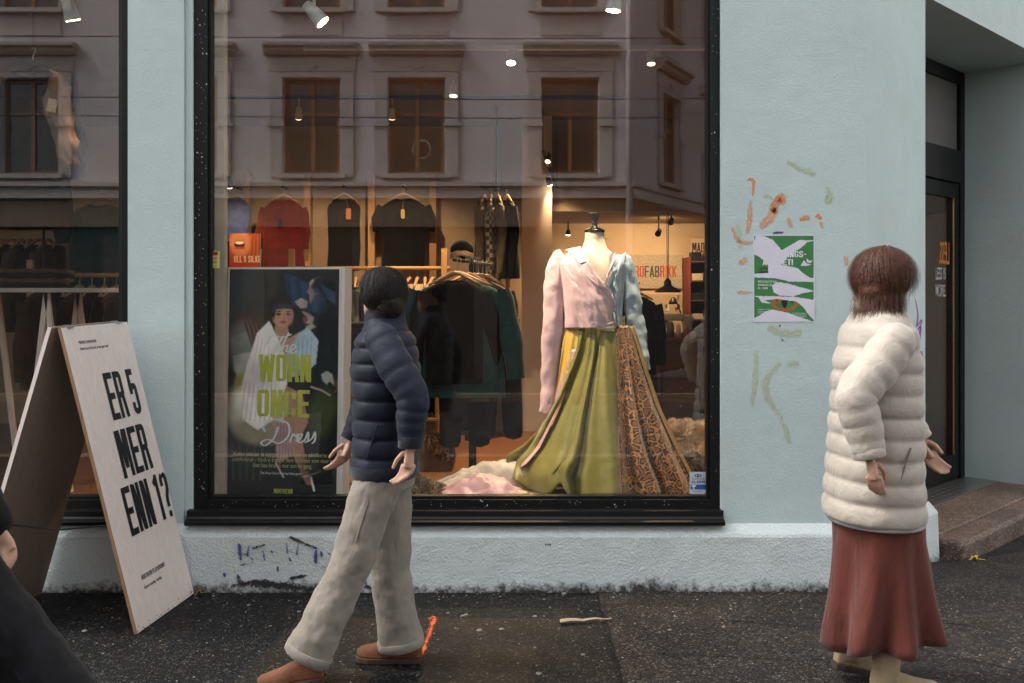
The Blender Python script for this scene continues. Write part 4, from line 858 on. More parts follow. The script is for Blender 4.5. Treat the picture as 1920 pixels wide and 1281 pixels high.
# handwritten 'The' and 'Dress'
script([(.36,.66),(.40,.59),(.50,.60),(.58,.57)], .008, pb); script([(.50,.59),(.45,.68),(.40,.74),(.34,.75)], .009, pb)
script([(.55,.56),(.50,.66),(.48,.73),(.51,.68),(.54,.67),(.53,.72),(.56,.72)], .008, pb); script([(.57,.71),(.61,.685),(.59,.66),(.56,.70),(.58,.735),(.63,.71)], .007, pb)
script([(.47,1.36),(.43,1.46),(.36,1.52),(.32,1.50),(.38,1.47),(.48,1.50),(.56,1.43),(.55,1.33),(.42,1.30),(.34,1.36),(.36,1.41)], .009, pb)
script([(.57,1.49),(.60,1.42),(.62,1.44),(.64,1.42),(.63,1.48),(.66,1.46),(.68,1.42),(.65,1.43),(.65,1.49),(.70,1.47),(.73,1.40),(.73,1.47),(.70,1.49),(.76,1.46),(.79,1.40),(.79,1.47),(.76,1.50)], .008, pb)
for i, s_ in enumerate(('Kjolen som tar et oppgjør med de største påvirkerne av', 'overforbruk – fordi vi trenger flere forbilder som viser at', 'klær kan brukes mer enn én gang.')):
    text('lettering', s_, .034, matte('pale_lime', (.50, .48, .20), .05), pb, PP(.51, .806+.0235*i), ex, ez, xs=.72, align='CENTER')
text('lettering', 'The Worn Once Dress kan lånes gratis!', .02, M['white'], pb, PP(.50, .882), ex, ez, xs=.72, align='CENTER')
lettering('lettering', 'NORTHERN', lime, pb, PP(.52, .962), ex, ez, .026, st=.15, align=.5, fit=.105); lettering('lettering', 'PLAYGROUND', lime, pb, PP(.52, .985), ex, ez, .026, st=.15, align=.5, fit=.125)

# ================================================================== DRESS FORM AND PATCHWORK GOWN
YM = .62; XM = at(1115, 556, YM).x
zz = lambda py, y=YM: at(960, py, y).z
xx = lambda px, y=YM: at(px, 556, y).x
df = thing('dress_form', 'linen covered dress form with black neck cap in the display window', 'dress form', (XM, YM, .405))
lin = cloth('linen', (.62, .52, .40), .06, .9, .2, 700, .06, 20); PX = 1/321.0
tors = [(435,18,16),(452,19,17),(466,24,20),(478,38,27),(488,52,32),(500,56,36),(530,57,42),(560,54,44),(585,47,40),(612,44,37),(650,54,42),(690,60,44),(740,56,42)]
def ring(py, hw, hd, n=32, dx=0): return [Vector((XM+dx+math.cos(2*math.pi*k/n)*hw*PX, YM+math.sin(2*math.pi*k/n)*hd*PX, zz(py))) for k in range(n)]
b = MB(); b.loft([ring(*r_) for r_ in tors]); b.build('torso', lin, df, smooth=True)
b = MB(); b.lathe([(.058, 0), (.062, .006), (.06, .012), (.036, .022), (.018, .032), (.016, .044), (.022, .054), (.016, .060), (.020, .075), (.034, .108), (.033, .114), (.026, .116)], 20, (XM, YM, zz(435)-.002)); b.build('neck_cap', matte('black_lacquer', (.008, .008, .009), .2, 20, .2, 0, None, .6), df, smooth=True)
text('lettering', 'STOCKMAN', .014, M['grey_ink'], df, (XM+.004, YM-.0560, zz(450)), xs=.9, ex=(1, .25, 0))
b = MB(); b.tube([(XM, YM, zz(740)), (XM, YM, .42)], .016, 10); b.lathe([(.17, .407), (.17, .42), (.03, .44), (.016, .46)], 20, (XM, YM, 0)); b.build('stand', M['metal'], df, smooth=True)

gown = thing('patchwork_gown', 'patchwork gown of pink jacket, blue satin, olive and leopard fabric on the dress form', 'dress', (XM, YM, .41))
pink = cloth('pink_wool', (.64, .43, .44), .06, .8, .3, 900, .25, 9); bsat = satin('blue_satin', (.40, .50, .56), .30); olive = satin('olive_satin', (.165, .140, .011), .36); yel = satin('yellow_satin', (.60, .36, .05), .4); pks = satin('pink_satin', (.52, .29, .30), .38); champ = satin('champagne', (.58, .45, .33), .4); leo = leopard('leopard_chiffon', (.42, .175, .05), 22.0); gold = matte('gold_sequin', (.38, .25, .10), .5, 160, .35, .6, 300, .6)
def interp(tab, v):
    for (a, *p), (c, *q) in zip(tab, tab[1:]):
        if v <= c: f = (v-a)/(c-a); f = max(0, min(1, f)); return [x+(y-x)*f for x, y in zip(p, q)]
    return list(tab[-1][1:])
body = [(462,30,26),(472,44,32),(482,56,38),(494,64,44),(520,60,52),(560,56,54),(590,54,52),(620,54,50)]       # py, half width, half depth of the jacket in px
def crs(p, k=14, a=.006): return a*noise.noise(Vector((p[0]*k, 0, p[2]*k*.6)))
def dense(P_, Rr, k=5):
    """more rings along a sleeve, with soft folds pressed in"""
    Q, W_ = [], []; P_ = [Vector(p) for p in P_]
    for i in range(len(P_)-1):
        p0, p1, p2, p3 = P_[max(i-1,0)], P_[i], P_[i+1], P_[min(i+2, len(P_)-1)]
        for j in range(k): t = j/k; Q.append(.5*((2*p1)+(-p0+p2)*t+(2*p0-5*p1+4*p2-p3)*t*t+(-p0+3*p1-3*p2+p3)*t**3)); W_.append(Rr[i]+(Rr[i+1]-Rr[i])*t)
    Q.append(P_[-1]); W_.append(Rr[-1]); return Q, W_
def bodyp(px, py, off=0.0, back=False, dx=0):
    """point on the jacket surface seen at this pixel column"""
    hw, hd = interp(body, py); c_ = max(-.999, min(.999, (px-1112)/hw)); yy = math.sqrt(1-c_*c_)*hd*PX
    y_ = YM + (yy+off if back else -yy-off); return at(px, py, y_) + Vector((dx, 0, 0))
def panel(fn_l, fn_r, py0, py1, mat, name, off=.012, fold=.004, back=False, nu=22, nv=26, ph=0):
    b = MB()
    def g_(u, v):
        py = py0+(py1-py0)*v; l, r = fn_l(py), fn_r(py); px = l+(r-l)*u; f = fold*(math.sin(u*9+v*3+ph)*.6+math.sin(u*17-v*5+ph*2)*.3+1.1*noise.noise(Vector((u*5+ph, v*4, ph)))+.6*(1-abs(noise.noise(Vector((u*9-v*4, v*6, ph+3))))*2))*(.3+v)
        return bodyp(px, py, off+f, back)
    b.grid(g_, nu, nv); return b.build(name, mat, gown, smooth=True, solid=.005)
Lsh = lambda py: 1112-interp(body, py)[0]*.998; Rsh = lambda py: 1112+interp(body, py)[0]*.998
lapel = lambda py: interp([(462,1090),(500,1106),(540,1142),(556,1150),(570,1154),(600,1163),(620,1166)], py)[0]
panel(Lsh, lapel, 466, 616, pink, 'jacket_front', .016, .011, nu=44, nv=44); panel(Lsh, lambda py: 1114, 466, 616, pink, 'jacket_back', .012, .004, True)
vneck = lambda py: interp([(462,1150),(490,1150),(520,1138),(536,1136),(548,1146),(600,1150),(616,1152)], py)[0]
panel(vneck, Rsh, 478, 612, bsat, 'satin_front', .010, .024, nu=40, nv=44, ph=2); panel(lambda py: 1110, Rsh, 478, 612, bsat, 'satin_back', .010, .004, True)
b = MB()   # notched collar and lapel folded back
def lap(pts, off):
    P_ = [bodyp(x, y, off+.003*math.sin(i)) for i, (x, y) in enumerate(pts)]; bb = MB(); bb.prism(P_, (0, -.004, 0)); return bb
lap([(1088,462),(1098,475),(1108,500),(1120,520),(1136,540),(1148,556),(1122,536),(1094,514),(1088,499),(1100,492),(1096,478)], .030).build('lapel', pink, gown, bevel=.001)
lap([(1060,468),(1088,462),(1097,478),(1100,490),(1086,494),(1074,478)], .031).build('collar', pink, gown, bevel=.001)
lap([(1143,478),(1151,472),(1154,486),(1148,512),(1139,532),(1132,533),(1140,512)], .020).build('neck_trim', pks, gown)
lap([(1152,474),(1166,478),(1174,472),(1170,492),(1158,505),(1142,538),(1136,534),(1148,510)], .024).build('blouse_collar', bsat, gown)
sl_ = MB(); sl_.tube(*dense([at(1060,480,YM), at(1047,496,YM), at(1042,540,YM-.01), at(1038,600,YM-.02), at(1034,660,YM-.02), at(1031,720,YM-.02), at(1026,764,YM-.03), at(1024,775,YM-.03)], [.05,.066,.072,.066,.062,.054,.046,.042]), 24, .8); sl_.build('sleeve', pink, gown, smooth=True, sub=1, disp=(.024, .08))
sl_ = MB(); sl_.tube(*dense([at(1160,486,YM), at(1170,498,YM), at(1181,540,YM), at(1190,590,YM), at(1200,640,YM-.01), at(1207,680,YM-.02), at(1209,694,YM-.02)], [.045,.06,.058,.052,.045,.038,.034]), 24, .8); sl_.build('sleeve', bsat, gown, smooth=True, sub=1, disp=(.028, .06))
b = MB()
def sash(u, v):
    px = 1102+70*u; top = 606-14*u*u; py = top+(8+20*u)*v; return bodyp(px, py, .024+.005*math.sin(v*16+u*5)+.004*noise.noise(Vector((u*6, v*9, 1))))
b.grid(sash, 36, 26); b.build('sash', champ, gown, smooth=True, solid=.003)
# skirt panels: outlines per height, volume from an ellipse in plan, folds growing towards the hem
skirtL = [(606,1062),(640,1054),(700,1048),(760,1040),(800,1022),(840,1002),(870,975),(900,962),(930,960)]; skirtR = [(606,1186),(640,1198),(700,1216),(760,1236),(800,1254),(850,1278),(900,1304),(930,1312)]
def skp(px, py, off=0.0, back=False):
    l, r = interp(skirtL, py)[0]-4, interp(skirtR, py)[0]+4; c_ = max(-1, min(1, (px-(l+r)/2)/((r-l)/2))); t = (py-606)/320
    dep = (.13+.26*t)*math.sqrt(max(0, 1-c_*c_)); y_ = YM + (dep*.7 if back else -dep) ; y_ = max(.135, y_-off) if not back else y_
    p = at(px, py, y_); p.z = max(.410, p.z); return p
def skirt(fl_, fr_, py0, py1, mat, name, folds, amp, ph=0, back=False, nu=40, nv=44, hem=None):
    b = MB()
    def g_(u, v):
        l0, r0 = fl_(py0+(py1-py0)*v), fr_(py0+(py1-py0)*v); end = py1 + (hem(u) if hem else 0); py = py0+(end-py0)*v; px = l0+(r0-l0)*u
        w_ = u*folds*2*math.pi+ph+1.3*math.sin(v*2.3+u*3)+1.2*noise.noise(Vector((u*3, v*2, ph))); f = amp*(.15+v)*(math.sin(w_)+.45*math.sin(2.1*w_+1.3)); p = skp(px, py, f, back); p.x += amp*.6*v*math.cos(w_*.8); p.y += .0
        return p
    b.grid(g_, nu, nv); return b.build(name, mat, gown, smooth=True, solid=.002)
olL = lambda py: interp([(606,1088),(660,1080),(700,1068),(760,1048),(800,1030),(840,1010),(870,985),(895,948),(930,946)], py)[0]; olR = lambda py: interp([(606,1155),(700,1158),(930,1168)], py)[0]
skirt(olL, olR, 608, 930, olive, 'olive_panel', 2.9, .046, .4, nu=80, hem=lambda u: -46*max(0, 1-u*3.2) - 22*math.exp(-((u-.43)/.05)**2))
skirt(lambda py: olR(py)-1, lambda py: interp(skirtR, py)[0], 610, 930, leo, 'leopard_panel', 3.1, .030, 1.0, nu=54)
skirt(lambda py: interp(skirtL, py)[0]+1, lambda py: olL(py)+4, 608, 800, yel, 'yellow_panel', 1.6, .016, 2.0, nu=24)
skirt(lambda py: olL(py)-13, lambda py: olL(py)+2, 655, 880, pks, 'pink_ribbon', .5, .006, 0, nu=6)
skirt(lambda py: interp(skirtR, py)[0]-7, lambda py: interp(skirtR, py)[0]+1, 612, 900, gold, 'gold_strip', .6, .006, 0, nu=8)
skirt(lambda py: 1159, lambda py: interp([(800,1161),(930,1170)], py)[0], 800, 930, pks, 'pink_godet', .5, .010, 1, nu=8)
skirt(lambda py: interp(skirtL, py)[0], lambda py: interp(skirtR, py)[0], 606, 915, olive, 'skirt_back', 6, .012, 0, True)
n_ = 34
for i, c_ in enumerate('WORN ONCE DRESS BY NORTHERN PLAYGROUND'[:n_]):
    if c_ == ' ': continue
    py = 672+5.4*i; p0 = skp(olL(py)-9, py, .012); p1 = skp(olL(py+6)-9, py+6, .012); d_ = (p1-p0).normalized(); side = Vector((1, 0, 0)); side = (side-d_*side.dot(d_)).normalized()
    lettering('ribbon_letter', c_, M['white'], gown, p0+Vector((0,-.012,0)), d_, side, .026, w=.5, st=.13)

# ---------------------------------------------------------------- heaped cloth, furs and feathers on the stage
def heap(name, label, cat, px0, px1, y0, y1, h, mat, seed, ripple=1.0, amp=.02, z0=.408, tops=None, nu=70, nv=34, sat=False):
    """a crumpled length of cloth lying on the stage"""
    xa, xb = xx(px0, (y0+y1)/2), xx(px1, (y0+y1)/2); b = MB(); sv = Vector((seed*3.1, seed*1.7, 0))
    def g_(u, v):
        x = xa+(xb-xa)*u; y = y0+(y1-y0)*v; e = math.sin(math.pi*u)**.5 * math.sin(math.pi*v)**.55; q = Vector((x*6*ripple, y*10*ripple, 0))+sv
        r1 = 1-(abs(noise.noise(q)*2)**1.4); r2 = noise.noise(q*1.9+sv); prof = interp(tops, u)[0] if tops else 1.0
        z = z0 + e*(h*prof + amp*(r1*1.0+r2*.45)); jx = .015*noise.noise(q*1.3+Vector((9,0,0))); jy = .02*noise.noise(q*1.1+Vector((0,9,0)))
        if u in (0, 1) or v in (0, 1): z = z0
        return (x+jx, max(.125, y+jy), z)
    b.grid(g_, nu, nv); o = b.build(name, mat, smooth=True, solid=.003); tag(o, label, cat); return o
heap('brown_leather', 'crumpled dark brown leather along the bottom of the window', 'fabric', 838, 1060, .135, .40, .035, matte('brown_leather', (.075, .045, .022), .3, 9, .35, .15, 30, .5), 2, 1.3, .028, nu=110)
heap('pink_satin', 'crumpled pale pink satin heap beside the olive train', 'fabric', 815, 985, .19, .48, .10, pks, 4, 1.5, .040, tops=[(0,.5),(.5,1),(1,1.0)])
heap('white_cloth', 'cream white cloth draped behind the pink satin', 'fabric', 800, 1012, .46, .74, .14, cloth('cream_cotton', (.50, .45, .38), .06), 6, 1.4, .042, tops=[(0,.2),(.5,.9),(1,1.5)])
heap('tan_garment', 'gathered tan garment heaped behind the pink ribbon', 'clothing', 940, 1040, .66, .92, .15, cloth('tan_cotton', (.30, .19, .09), .12), 8, 1.0, .03, tops=[(0,.5),(.6,1),(1,1.1)])
heap('olive_train', 'spread tail of olive satin on the stage floor', 'fabric', 1030, 1172, .128, .26, .03, olive, 9, 1.1, .03)
def furry(name, label, cat, surf, n_s, length, mats, seed, lean=(0, 0, 1), width=.002, base=None):
    rg = random.Random(seed); t = thing(name, label, cat, base or surf(.5, .5)[0]); bs = MB(); bs.grid(lambda u, v: surf(u, v)[0], 40, 24); bs.build('pelt', mats[0], t, smooth=True)
    for k, m_ in enumerate(mats):
        b = MB()
        for _ in range(n_s//len(mats)):
            u, v = rg.random(), rg.random(); p, nn = surf(u, v); p, nn = Vector(p), Vector(nn); cl = noise.noise_vector(p*16)
            d = (nn + cl*1.1 + Vector((rg.uniform(-.5,.5), rg.uniform(-.5,.5), rg.uniform(-.3,.3)))).normalized(); s_ = d.cross(Vector((rg.uniform(-1,1), rg.uniform(-1,1), rg.uniform(-1,1)))).normalized()*width
            L = length*rg.uniform(.5, 1.1); m2 = p+d*L*.55; e = p+d*L+cl*L*.5
            b.add([p-s_, p+s_, m2+s_*.8, m2-s_*.8, e], [(0,1,2,3), (3,2,4)])
        b.build('fur', m_, t)['kind'] = 'stuff'
    return t
def mound(xa, xb, y0, y1, h, z0, seed, tops=None, px=.55):
    def s_(u, v):
        x = xa+(xb-xa)*u; y = y0+(y1-y0)*v; e = (math.sin(math.pi*u)*math.sin(math.pi*v))**px; k = noise.noise(Vector((x*5+seed, y*5, 0)))*.35+1; pr2 = interp(tops, u)[0] if tops else 1
        return Vector((x, y, z0+e*h*k*pr2)), Vector((.8*(u-.5), 1.4*(v-.62), .8)).normalized()
    return s_
fb = [matte('fur_brown', (.13, .075, .04), .3, 20, .6), matte('fur_tan', (.30, .20, .12), .3, 20, .6), matte('fur_grey', (.36, .31, .25), .2, 20, .6)]
furry('fur_throw', 'shaggy mottled brown and grey fur throw along the window bottom', 'fur', mound(xx(630,.3), xx(850,.3), .15, .55, .13, .407, 3, [(0,.5),(.3,1.05),(.7,1.0),(1,.5)]), 13000, .030, fb, 3, base=(xx(740,.3), .3, .407))
fe = [matte('black_feather', (.012, .012, .013), .3, 30, .6)]
furry('feather_trim', 'tuft of black feathers behind the tan garment', 'feathers', mound(xx(992,.9), xx(1040,.9), .86, 1.0, .18, .50, 5), 700, .07, fe, 8, width=.0016, base=(xx(1015,.9), .93, .41))
# sheepskin covered pouffe inside the right of the window
ws = [matte('sheepskin_cream', (.55, .45, .34), .15, 20, .7), matte('sheepskin_pale', (.66, .57, .47), .15, 20, .7)]
furry('sheepskin_pouffe', 'low round pouffe under a curly cream sheepskin by the right frame', 'pouffe', mound(xx(1215,2.1), xx(1350,2.1), 1.7, 2.5, .42, ZF+.001, 9, px=.32), 16000, .045, ws, 6, width=.003, base=(xx(1280,2.1), 2.1, ZF))
gs = [matte('reflection_grey', (.16, .15, .145), .2, 20, .7), matte('reflection_smoke', (.27, .25, .24), .2, 20, .7)]
furry('reflection_rug', 'dark grey fur rug added for the grey reflection behind the leopard train', 'rug', mound(xx(1225,.95), xx(1345,.95), .80, 1.10, .14, .406, 5, px=.4), 9000, .04, gs, 7, width=.0028, base=(xx(1290,.95), .95, .406))  # grey reflection low in the pane, built as fur on the stage

# ================================================================== GARMENTS
def shirt(name, label, loc, rz, mat, w_=.50, L=.62, sleeve='short', hang=True, group=None, seed=1, depth=.05, flare=0.0, sang=14, neck=.085, cat='clothing', tag_mat=None, tagpos=(0, .3), fold=.014, open_side=None, tag_shape='round', sr=.075):
    """a garment on a hanger: origin at the rail, front towards -y"""
    t = thing(name, label, cat, (0, 0, 0), group); rg = random.Random(seed); ph = [rg.uniform(0, 6) for _ in range(4)]; n = 40; z0 = -.145 if hang else 0
    rows = [(0, neck, .045), (.012, neck+.035, .05), (.035, w_*.36, .055), (.06, w_*.46, .055), (.09, w_*.5, .055), (.14, w_*.5, .06), (.2, w_*.485, .06)]
    k = 9
    for i in range(1, k+1): f = i/k; rows.append((.2+(L-.2)*f, w_*.485+flare*f, .06+depth*.5*f))
    b = MB(); rings = []
    for d, hw, hd in rows:
        f = d/L; rg_ = []
        for j in range(n):
            a = 2*math.pi*j/n; c_, s_ = math.cos(a), math.sin(a); xq = math.copysign(abs(c_)**.75, c_)*hw; yq = math.copysign(abs(s_)**.85, s_)*hd
            fo = fold*f*(math.sin(xq*34+ph[0]+f*2)+.6*math.sin(xq*61+ph[1]-f*3)); rg_.append(Vector((xq+.008*f*math.sin(f*9+ph[2]), yq+fo, z0-d-.012*(c_*c_ < .15)*(d < .02)*(s_ < 0))))
        rings.append(rg_)
    b.loft(rings, True, False); o = b.build('body', mat, t, smooth=True)
    if sleeve:
        SL = {'short': .24, 'long': .60, 'three': .42}[sleeve]
        for q in (-1, 1):
            sb_ = MB(); P_, Rr = [], []
            for i in range(9):
                f = i/8; an = R(sang + 22*(1-f)**2); P_.append(Vector((q*(w_*.46+math.sin(R(sang))*SL*f+.03*math.sin(f*3.1)), .012*math.sin(f*6+ph[3]), z0-.085-math.cos(R(sang))*SL*f))); Rr.append((sr-(sr*.4)*f if sleeve != 'short' else sr+.004)+.006*math.sin(f*14+ph[1]))
            sb_.tube(P_, Rr, 14, .62, cap=False); sb_.build('sleeve', mat, t, smooth=True)
    if hang:
        h = MB(); hw = min(.21, w_*.42); h.tube([(-hw, 0, -.175), (-hw*.55, 0, -.135), (-.03, 0, -.098), (0, 0, -.092), (.03, 0, -.098), (hw*.55, 0, -.135), (hw, 0, -.175)], [.008,.011,.013,.014,.013,.011,.008], 10, 1.2); ho = h.build('hanger', M['hanger'], t, smooth=True)
        hk = MB(); hk.tube([(0,0,-.09), (0,0,-.03), (.016,0,-.012), (.014,0,.008), (0,0,.016), (-.012,0,.006)], .0025, 6); hk.build('hook', M['steel'], ho)
    if tag_mat:
        x, d = tagpos; g_ = MB()
        if tag_shape == 'round': pts = [(x+.02*math.cos(a_), z0-d+(.03 if math.sin(a_) > 0 else -.03)+.02*math.sin(a_)) for a_ in [k_*math.pi/8 for k_ in range(16)]]
        else: pts = [(x-.025, z0-d-.055), (x+.025, z0-d-.055), (x+.025, z0-d+.055), (x-.025, z0-d+.055)]
        g_.prism([(px_, -.085, pz_) for px_, pz_ in pts], (0, -.002, 0)); g_.build('price_tag', tag_mat, t)
        g_ = MB(); g_.tube([(x, -.084, z0-d+.05), (x*.6, -.06, z0-.02)], .0012, 5); g_.build('tag_string', tag_mat, t)
    t.location = loc; t.rotation_euler = (0, 0, rz); return t
def trousers(name, label, loc, rz, mat, w_=.36, L=1.0, seed=1, group=None):
    t = thing(name, label, 'clothing', (0, 0, 0), group); rg = random.Random(seed)
    b = MB(); b.loft([[Vector((math.cos(a)*hw, math.sin(a)*hd, -z)) for a in [2*math.pi*j/20 for j in range(20)]] for z, hw, hd in ((.06, w_*.42, .03), (.10, w_*.45, .035), (.2, w_*.5, .05), (.30, w_*.5, .05))]); b.build('waist', mat, t, smooth=True)
    for q in (-1, 1):
        b = MB(); b.tube([(q*w_*.24, 0, -.27), (q*w_*.25, 0, -.5), (q*(w_*.26+.01), .01, -.8), (q*(w_*.27+.015), .01, -L)], [w_*.27, w_*.24, w_*.22, w_*.22], 16, .5); b.build('leg', mat, t, smooth=True, disp=(.012, .09), sub=1)
    h = MB(); h.box((-w_*.45, -.012, -.075), (w_*.45, .012, -.045)); h.tube([(0,0,-.05), (0,0,-.01), (.014,0,.006), (0,0,.018)], .0025, 6); h.build('hanger', M['hanger'], t)
    t.location = loc; t.rotation_euler = (0, 0, rz); return t

CL = dict(black=cloth('black_wool', (.005, .005, .0055), .3, sheen=.05), char=cloth('charcoal_knit', (.013, .013, .014), .3, sheen=.05), red=cloth('dark_red_wool', (.11, .010, .010), .2), teal=cloth('dark_teal', (.016, .060, .066), .2), navy=cloth('navy_cotton', (.016, .022, .045), .3),
          beige=cloth('beige_linen', (.40, .30, .20), .12), sand=cloth('sand_linen', (.46, .37, .27), .12), ol=cloth('olive_cotton', (.13, .12, .07), .2), brown=cloth('brown_wool', (.09, .05, .028), .25), blue=cloth('blue_print', (.05, .08, .22), .3), tan=satin('tan_shell', (.15, .085, .05), .5, .05), grey=cloth('grey_green_wool', (.09, .10, .08), .2))
ytag = matte('yellow_tag', (.60, .48, .20), .05); otag = matte('rust_tag', (.42, .17, .07), .05); btag = matte('dark_tag', (.015, .012, .012), .05)
# ---------------------------------------------------------------- timber posts and pegs along the back wall
YW = 5.22
for i, px in enumerate((463, 577, 697, 812, 920)):
    p = at(px, 318, YW-.06); b = MB(); x0, x1 = p.x-.035, p.x+.035
    b.prism([(x0, YW-.10, ZF), (x1, YW-.10, ZF), (x1, YW-.10, p.z-.05), (p.x, YW-.10, p.z), (x0, YW-.10, p.z-.05)], (0, .10, 0)); o = b.build('timber_post', M['pine'], bevel=.003)
    tag(o, 'pointed pine post on the back wall, ' + ('beside the blue garment', 'between the red and the black sleeveless top', 'between the two black tops', 'just past the black top with the yellow tag', 'behind the front clothes rack')[i], 'post', 'pine posts along the back wall')
def peg(x, z, k): 
    b = MB(); b.tube([(x, YW+.06, z), (x, YW-.25, z)], .009, 8); b.ball((x, YW-.25, z), .016); tag(b.build('peg', M['metal'], smooth=True), 'black wall peg holding the ' + k, 'peg', 'pegs on the back wall')
for k, px, py, kw in (('red top', 531, 349, dict(mat=CL['red'], w_=.40, L=.98, sleeve='three', sang=5, sr=.06, tag_mat=btag, tagpos=(-.01, .24), seed=2, flare=.05, label='dark red top with black tag hung on the back wall', name='red_top')),
                      ('black sleeveless top', 645, 347, dict(mat=CL['black'], w_=.34, L=.74, sleeve=None, tag_mat=otag, tagpos=(.06, .16), seed=3, tag_shape='card', label='black sleeveless top with rust coloured tag on the back wall', name='sleeveless_top')),
                      ('black short sleeved top', 757, 347, dict(mat=CL['black'], w_=.45, L=.72, sleeve='short', sang=10, sr=.065, tag_mat=ytag, tagpos=(0, .16), seed=4, label='black short sleeved top with pale oval tag on the back wall', name='short_sleeved_shirt')),
                      ('blue top', 440, 348, dict(mat=CL['blue'], w_=.34, L=.44, sleeve=None, seed=5, label='small blue printed top near the lamp on the back wall', name='blue_top'))):
    p = at(px, py, YW-.22); peg(p.x, p.z-.012, k); shirt(loc=(p.x, p.y, p.z), rz=0, **kw)
p = at(428, 420, YW-.35); peg(at(424, 400, YW).x, p.z-.012, 'dark jumper'); shirt('dark_jumper', 'black buttoned jumper half hidden by the left window frame', (at(424,400,YW).x, YW-.22, p.z), 0, CL['char'], .42, .7, 'long', seed=9)
# picture card with a smile
pc = thing('picture_card', 'orange card with a laughing mouth standing above the poster board', 'poster', tuple(at(459, 497, 4.9)))
O_ = at(430, 438, 4.9); wc, hc = at(488,438,4.9).x-O_.x, O_.z-at(430,520,4.9).z
b = MB(); b.box((O_.x, 4.902, O_.z-hc), (O_.x+wc, 4.915, O_.z)); b.build('card', M['white'], pc)
b = MB(); b.bar((O_.x+wc/2, 4.93, ZF), (O_.x+wc/2, 4.93, O_.z-.02), .02, .02); b.box((O_.x+wc/2-.12, 4.83, ZF), (O_.x+wc/2+.12, 5.03, ZF+.012)); b.build('stand', M['metal'], pc)
P = Paint(60, 80, (150, 62, 24)); P.ell(.35, .22, .34, .30, (196, 128, 92), 0, .2); P.ell(.33, .25, .17, .09, (60, 14, 12), 0, .1); P.ell(.33, .21, .14, .035, (235, 220, 205), 0, .15); P.ell(.33, .33, .18, .03, (170, 62, 54), 0, .3)
for k in range(6): P.line([(.72+.05*k, 0), (.66+.06*k, .5), (.70+.05*k, 1)], .03, ((176, 96, 34), (128, 60, 20))[k % 2], .8)
P.poly([(0,.55),(1,.5),(1,1),(0,1)], (158, 40, 18), .3, .8); P.mesh('print', (O_.x, 4.9005, O_.z), (1,0,0), (0,0,1), wc, hc, pc)
lettering('lettering', 'ULL & SILKE', matte('card_letter', (.62, .50, .34), .05), pc, (O_.x+wc*.58, 4.8995, O_.z-hc*.66), (1,0,0), (0,0,1), hc*.15, st=.16, align=.5, fit=wc*.86)

# ---------------------------------------------------------------- pine clothes rack with pale garments
YR = 3.5; rz_ = at(0, 503, YR).z; xa, xb = at(600, 0, YR).x, at(833, 0, YR).x
rk = thing('clothes_rack', 'pine clothes rack full of pale shirts behind the poster board', 'clothes rack', (xb, YR, ZF))
b = MB(); b.tube([(xa-.3, YR, rz_), (xb+.05, YR, rz_)], .017, 12); b.build('rail', M['pinex'], rk, smooth=True)
for x in (xb, xa-.25):
    b = MB(); b.box((x-.026, YR-.026, ZF), (x+.026, YR+.026, rz_+.17)); b.build('post', M['pine'], rk, bevel=.004)
    b = MB(); b.box((x-.03, YR-.28, ZF), (x+.03, YR+.28, ZF+.05)); b.build('foot', M['pine'], rk, bevel=.004)
names = ['first','second','third','fourth','fifth','sixth','seventh','eighth','ninth','tenth','eleventh','twelfth']
for i in range(12):
    x = xb - .10 - i*.068; m_ = [CL['sand'], CL['beige'], CL['sand'], CL['beige'], CL['ol'], CL['ol'], CL['beige'], CL['ol'], CL['navy'], CL['grey'], CL['navy'], CL['char']][i]
    shirt('hung_shirt', ('pale sand', 'beige', 'sand', 'beige', 'olive', 'olive', 'beige', 'olive', 'navy', 'grey green', 'navy', 'charcoal')[i] + ' shirt hung sideways, ' + names[i] + ' on the pine rack counted from its post', (x, YR, rz_+.004), R(78+(i*37) % 22), m_, .44, .80-.03*(i % 3), 'long', seed=20+i, group='shirts on the pine rack', sang=5)
# ---------------------------------------------------------------- black front rack with dark garments
YK = 1.75; xk = at(882, 0, YK).x; zk = at(0, 490, YK).z
fk = thing('clothes_rack', 'black metal clothes stand with dark garments in the middle of the shop', 'clothes rack', (xk, YK, ZF))
b = MB(); b.box((xk-.016, YK+.10, ZF), (xk+.016, YK+.132, zk+.02)); b.build('post', M['metal'], fk)
b = MB(); b.tube([(xk-.10, YK-.30, zk), (xk+.13, YK+.75, zk)], .012, 10); b.build('rail', M['metal'], fk, smooth=True)
b = MB(); b.box((xk-.3, YK+.09, ZF), (xk+.3, YK+.14, ZF+.02)); b.box((xk-.025, YK-.2, ZF+.02), (xk+.025, YK+.6, ZF+.035)); b.build('base', M['metal'], fk)
b = MB(); b.box((xk-.016, YK+.70, ZF), (xk+.016, YK+.732, zk+.02)); b.build('post', M['metal'], fk)
def onrail(s): return (xk-.10+.23*s, YK-.30+1.05*s, zk+.006)
shirt('teal_jacket', 'dark teal open jacket on a wooden hanger at the front of the black stand', onrail(.12), R(-6), CL['teal'], .56, .80, 'long', seed=42, group='garments on the black stand', flare=.06, sang=13, sr=.10)
shirt('black_sweater', 'black roll neck sweater hung over the teal jacket', onrail(.03), R(10), CL['black'], .42, .70, 'long', seed=43, group='garments on the black stand', sang=7, neck=.075)
trousers('black_trousers', 'black trousers below the black sweater on the stand', onrail(.28)[:2] + (zk-.42,), R(12), CL['black'], .36, .90, 5, 'garments on the black stand')
trousers('dark_trousers', 'charcoal trousers hung furthest forward beside the stand post', (xk+.20, YK+.12, zk-.36), R(-15), CL['char'], .34, .92, 6, 'garments on the black stand')
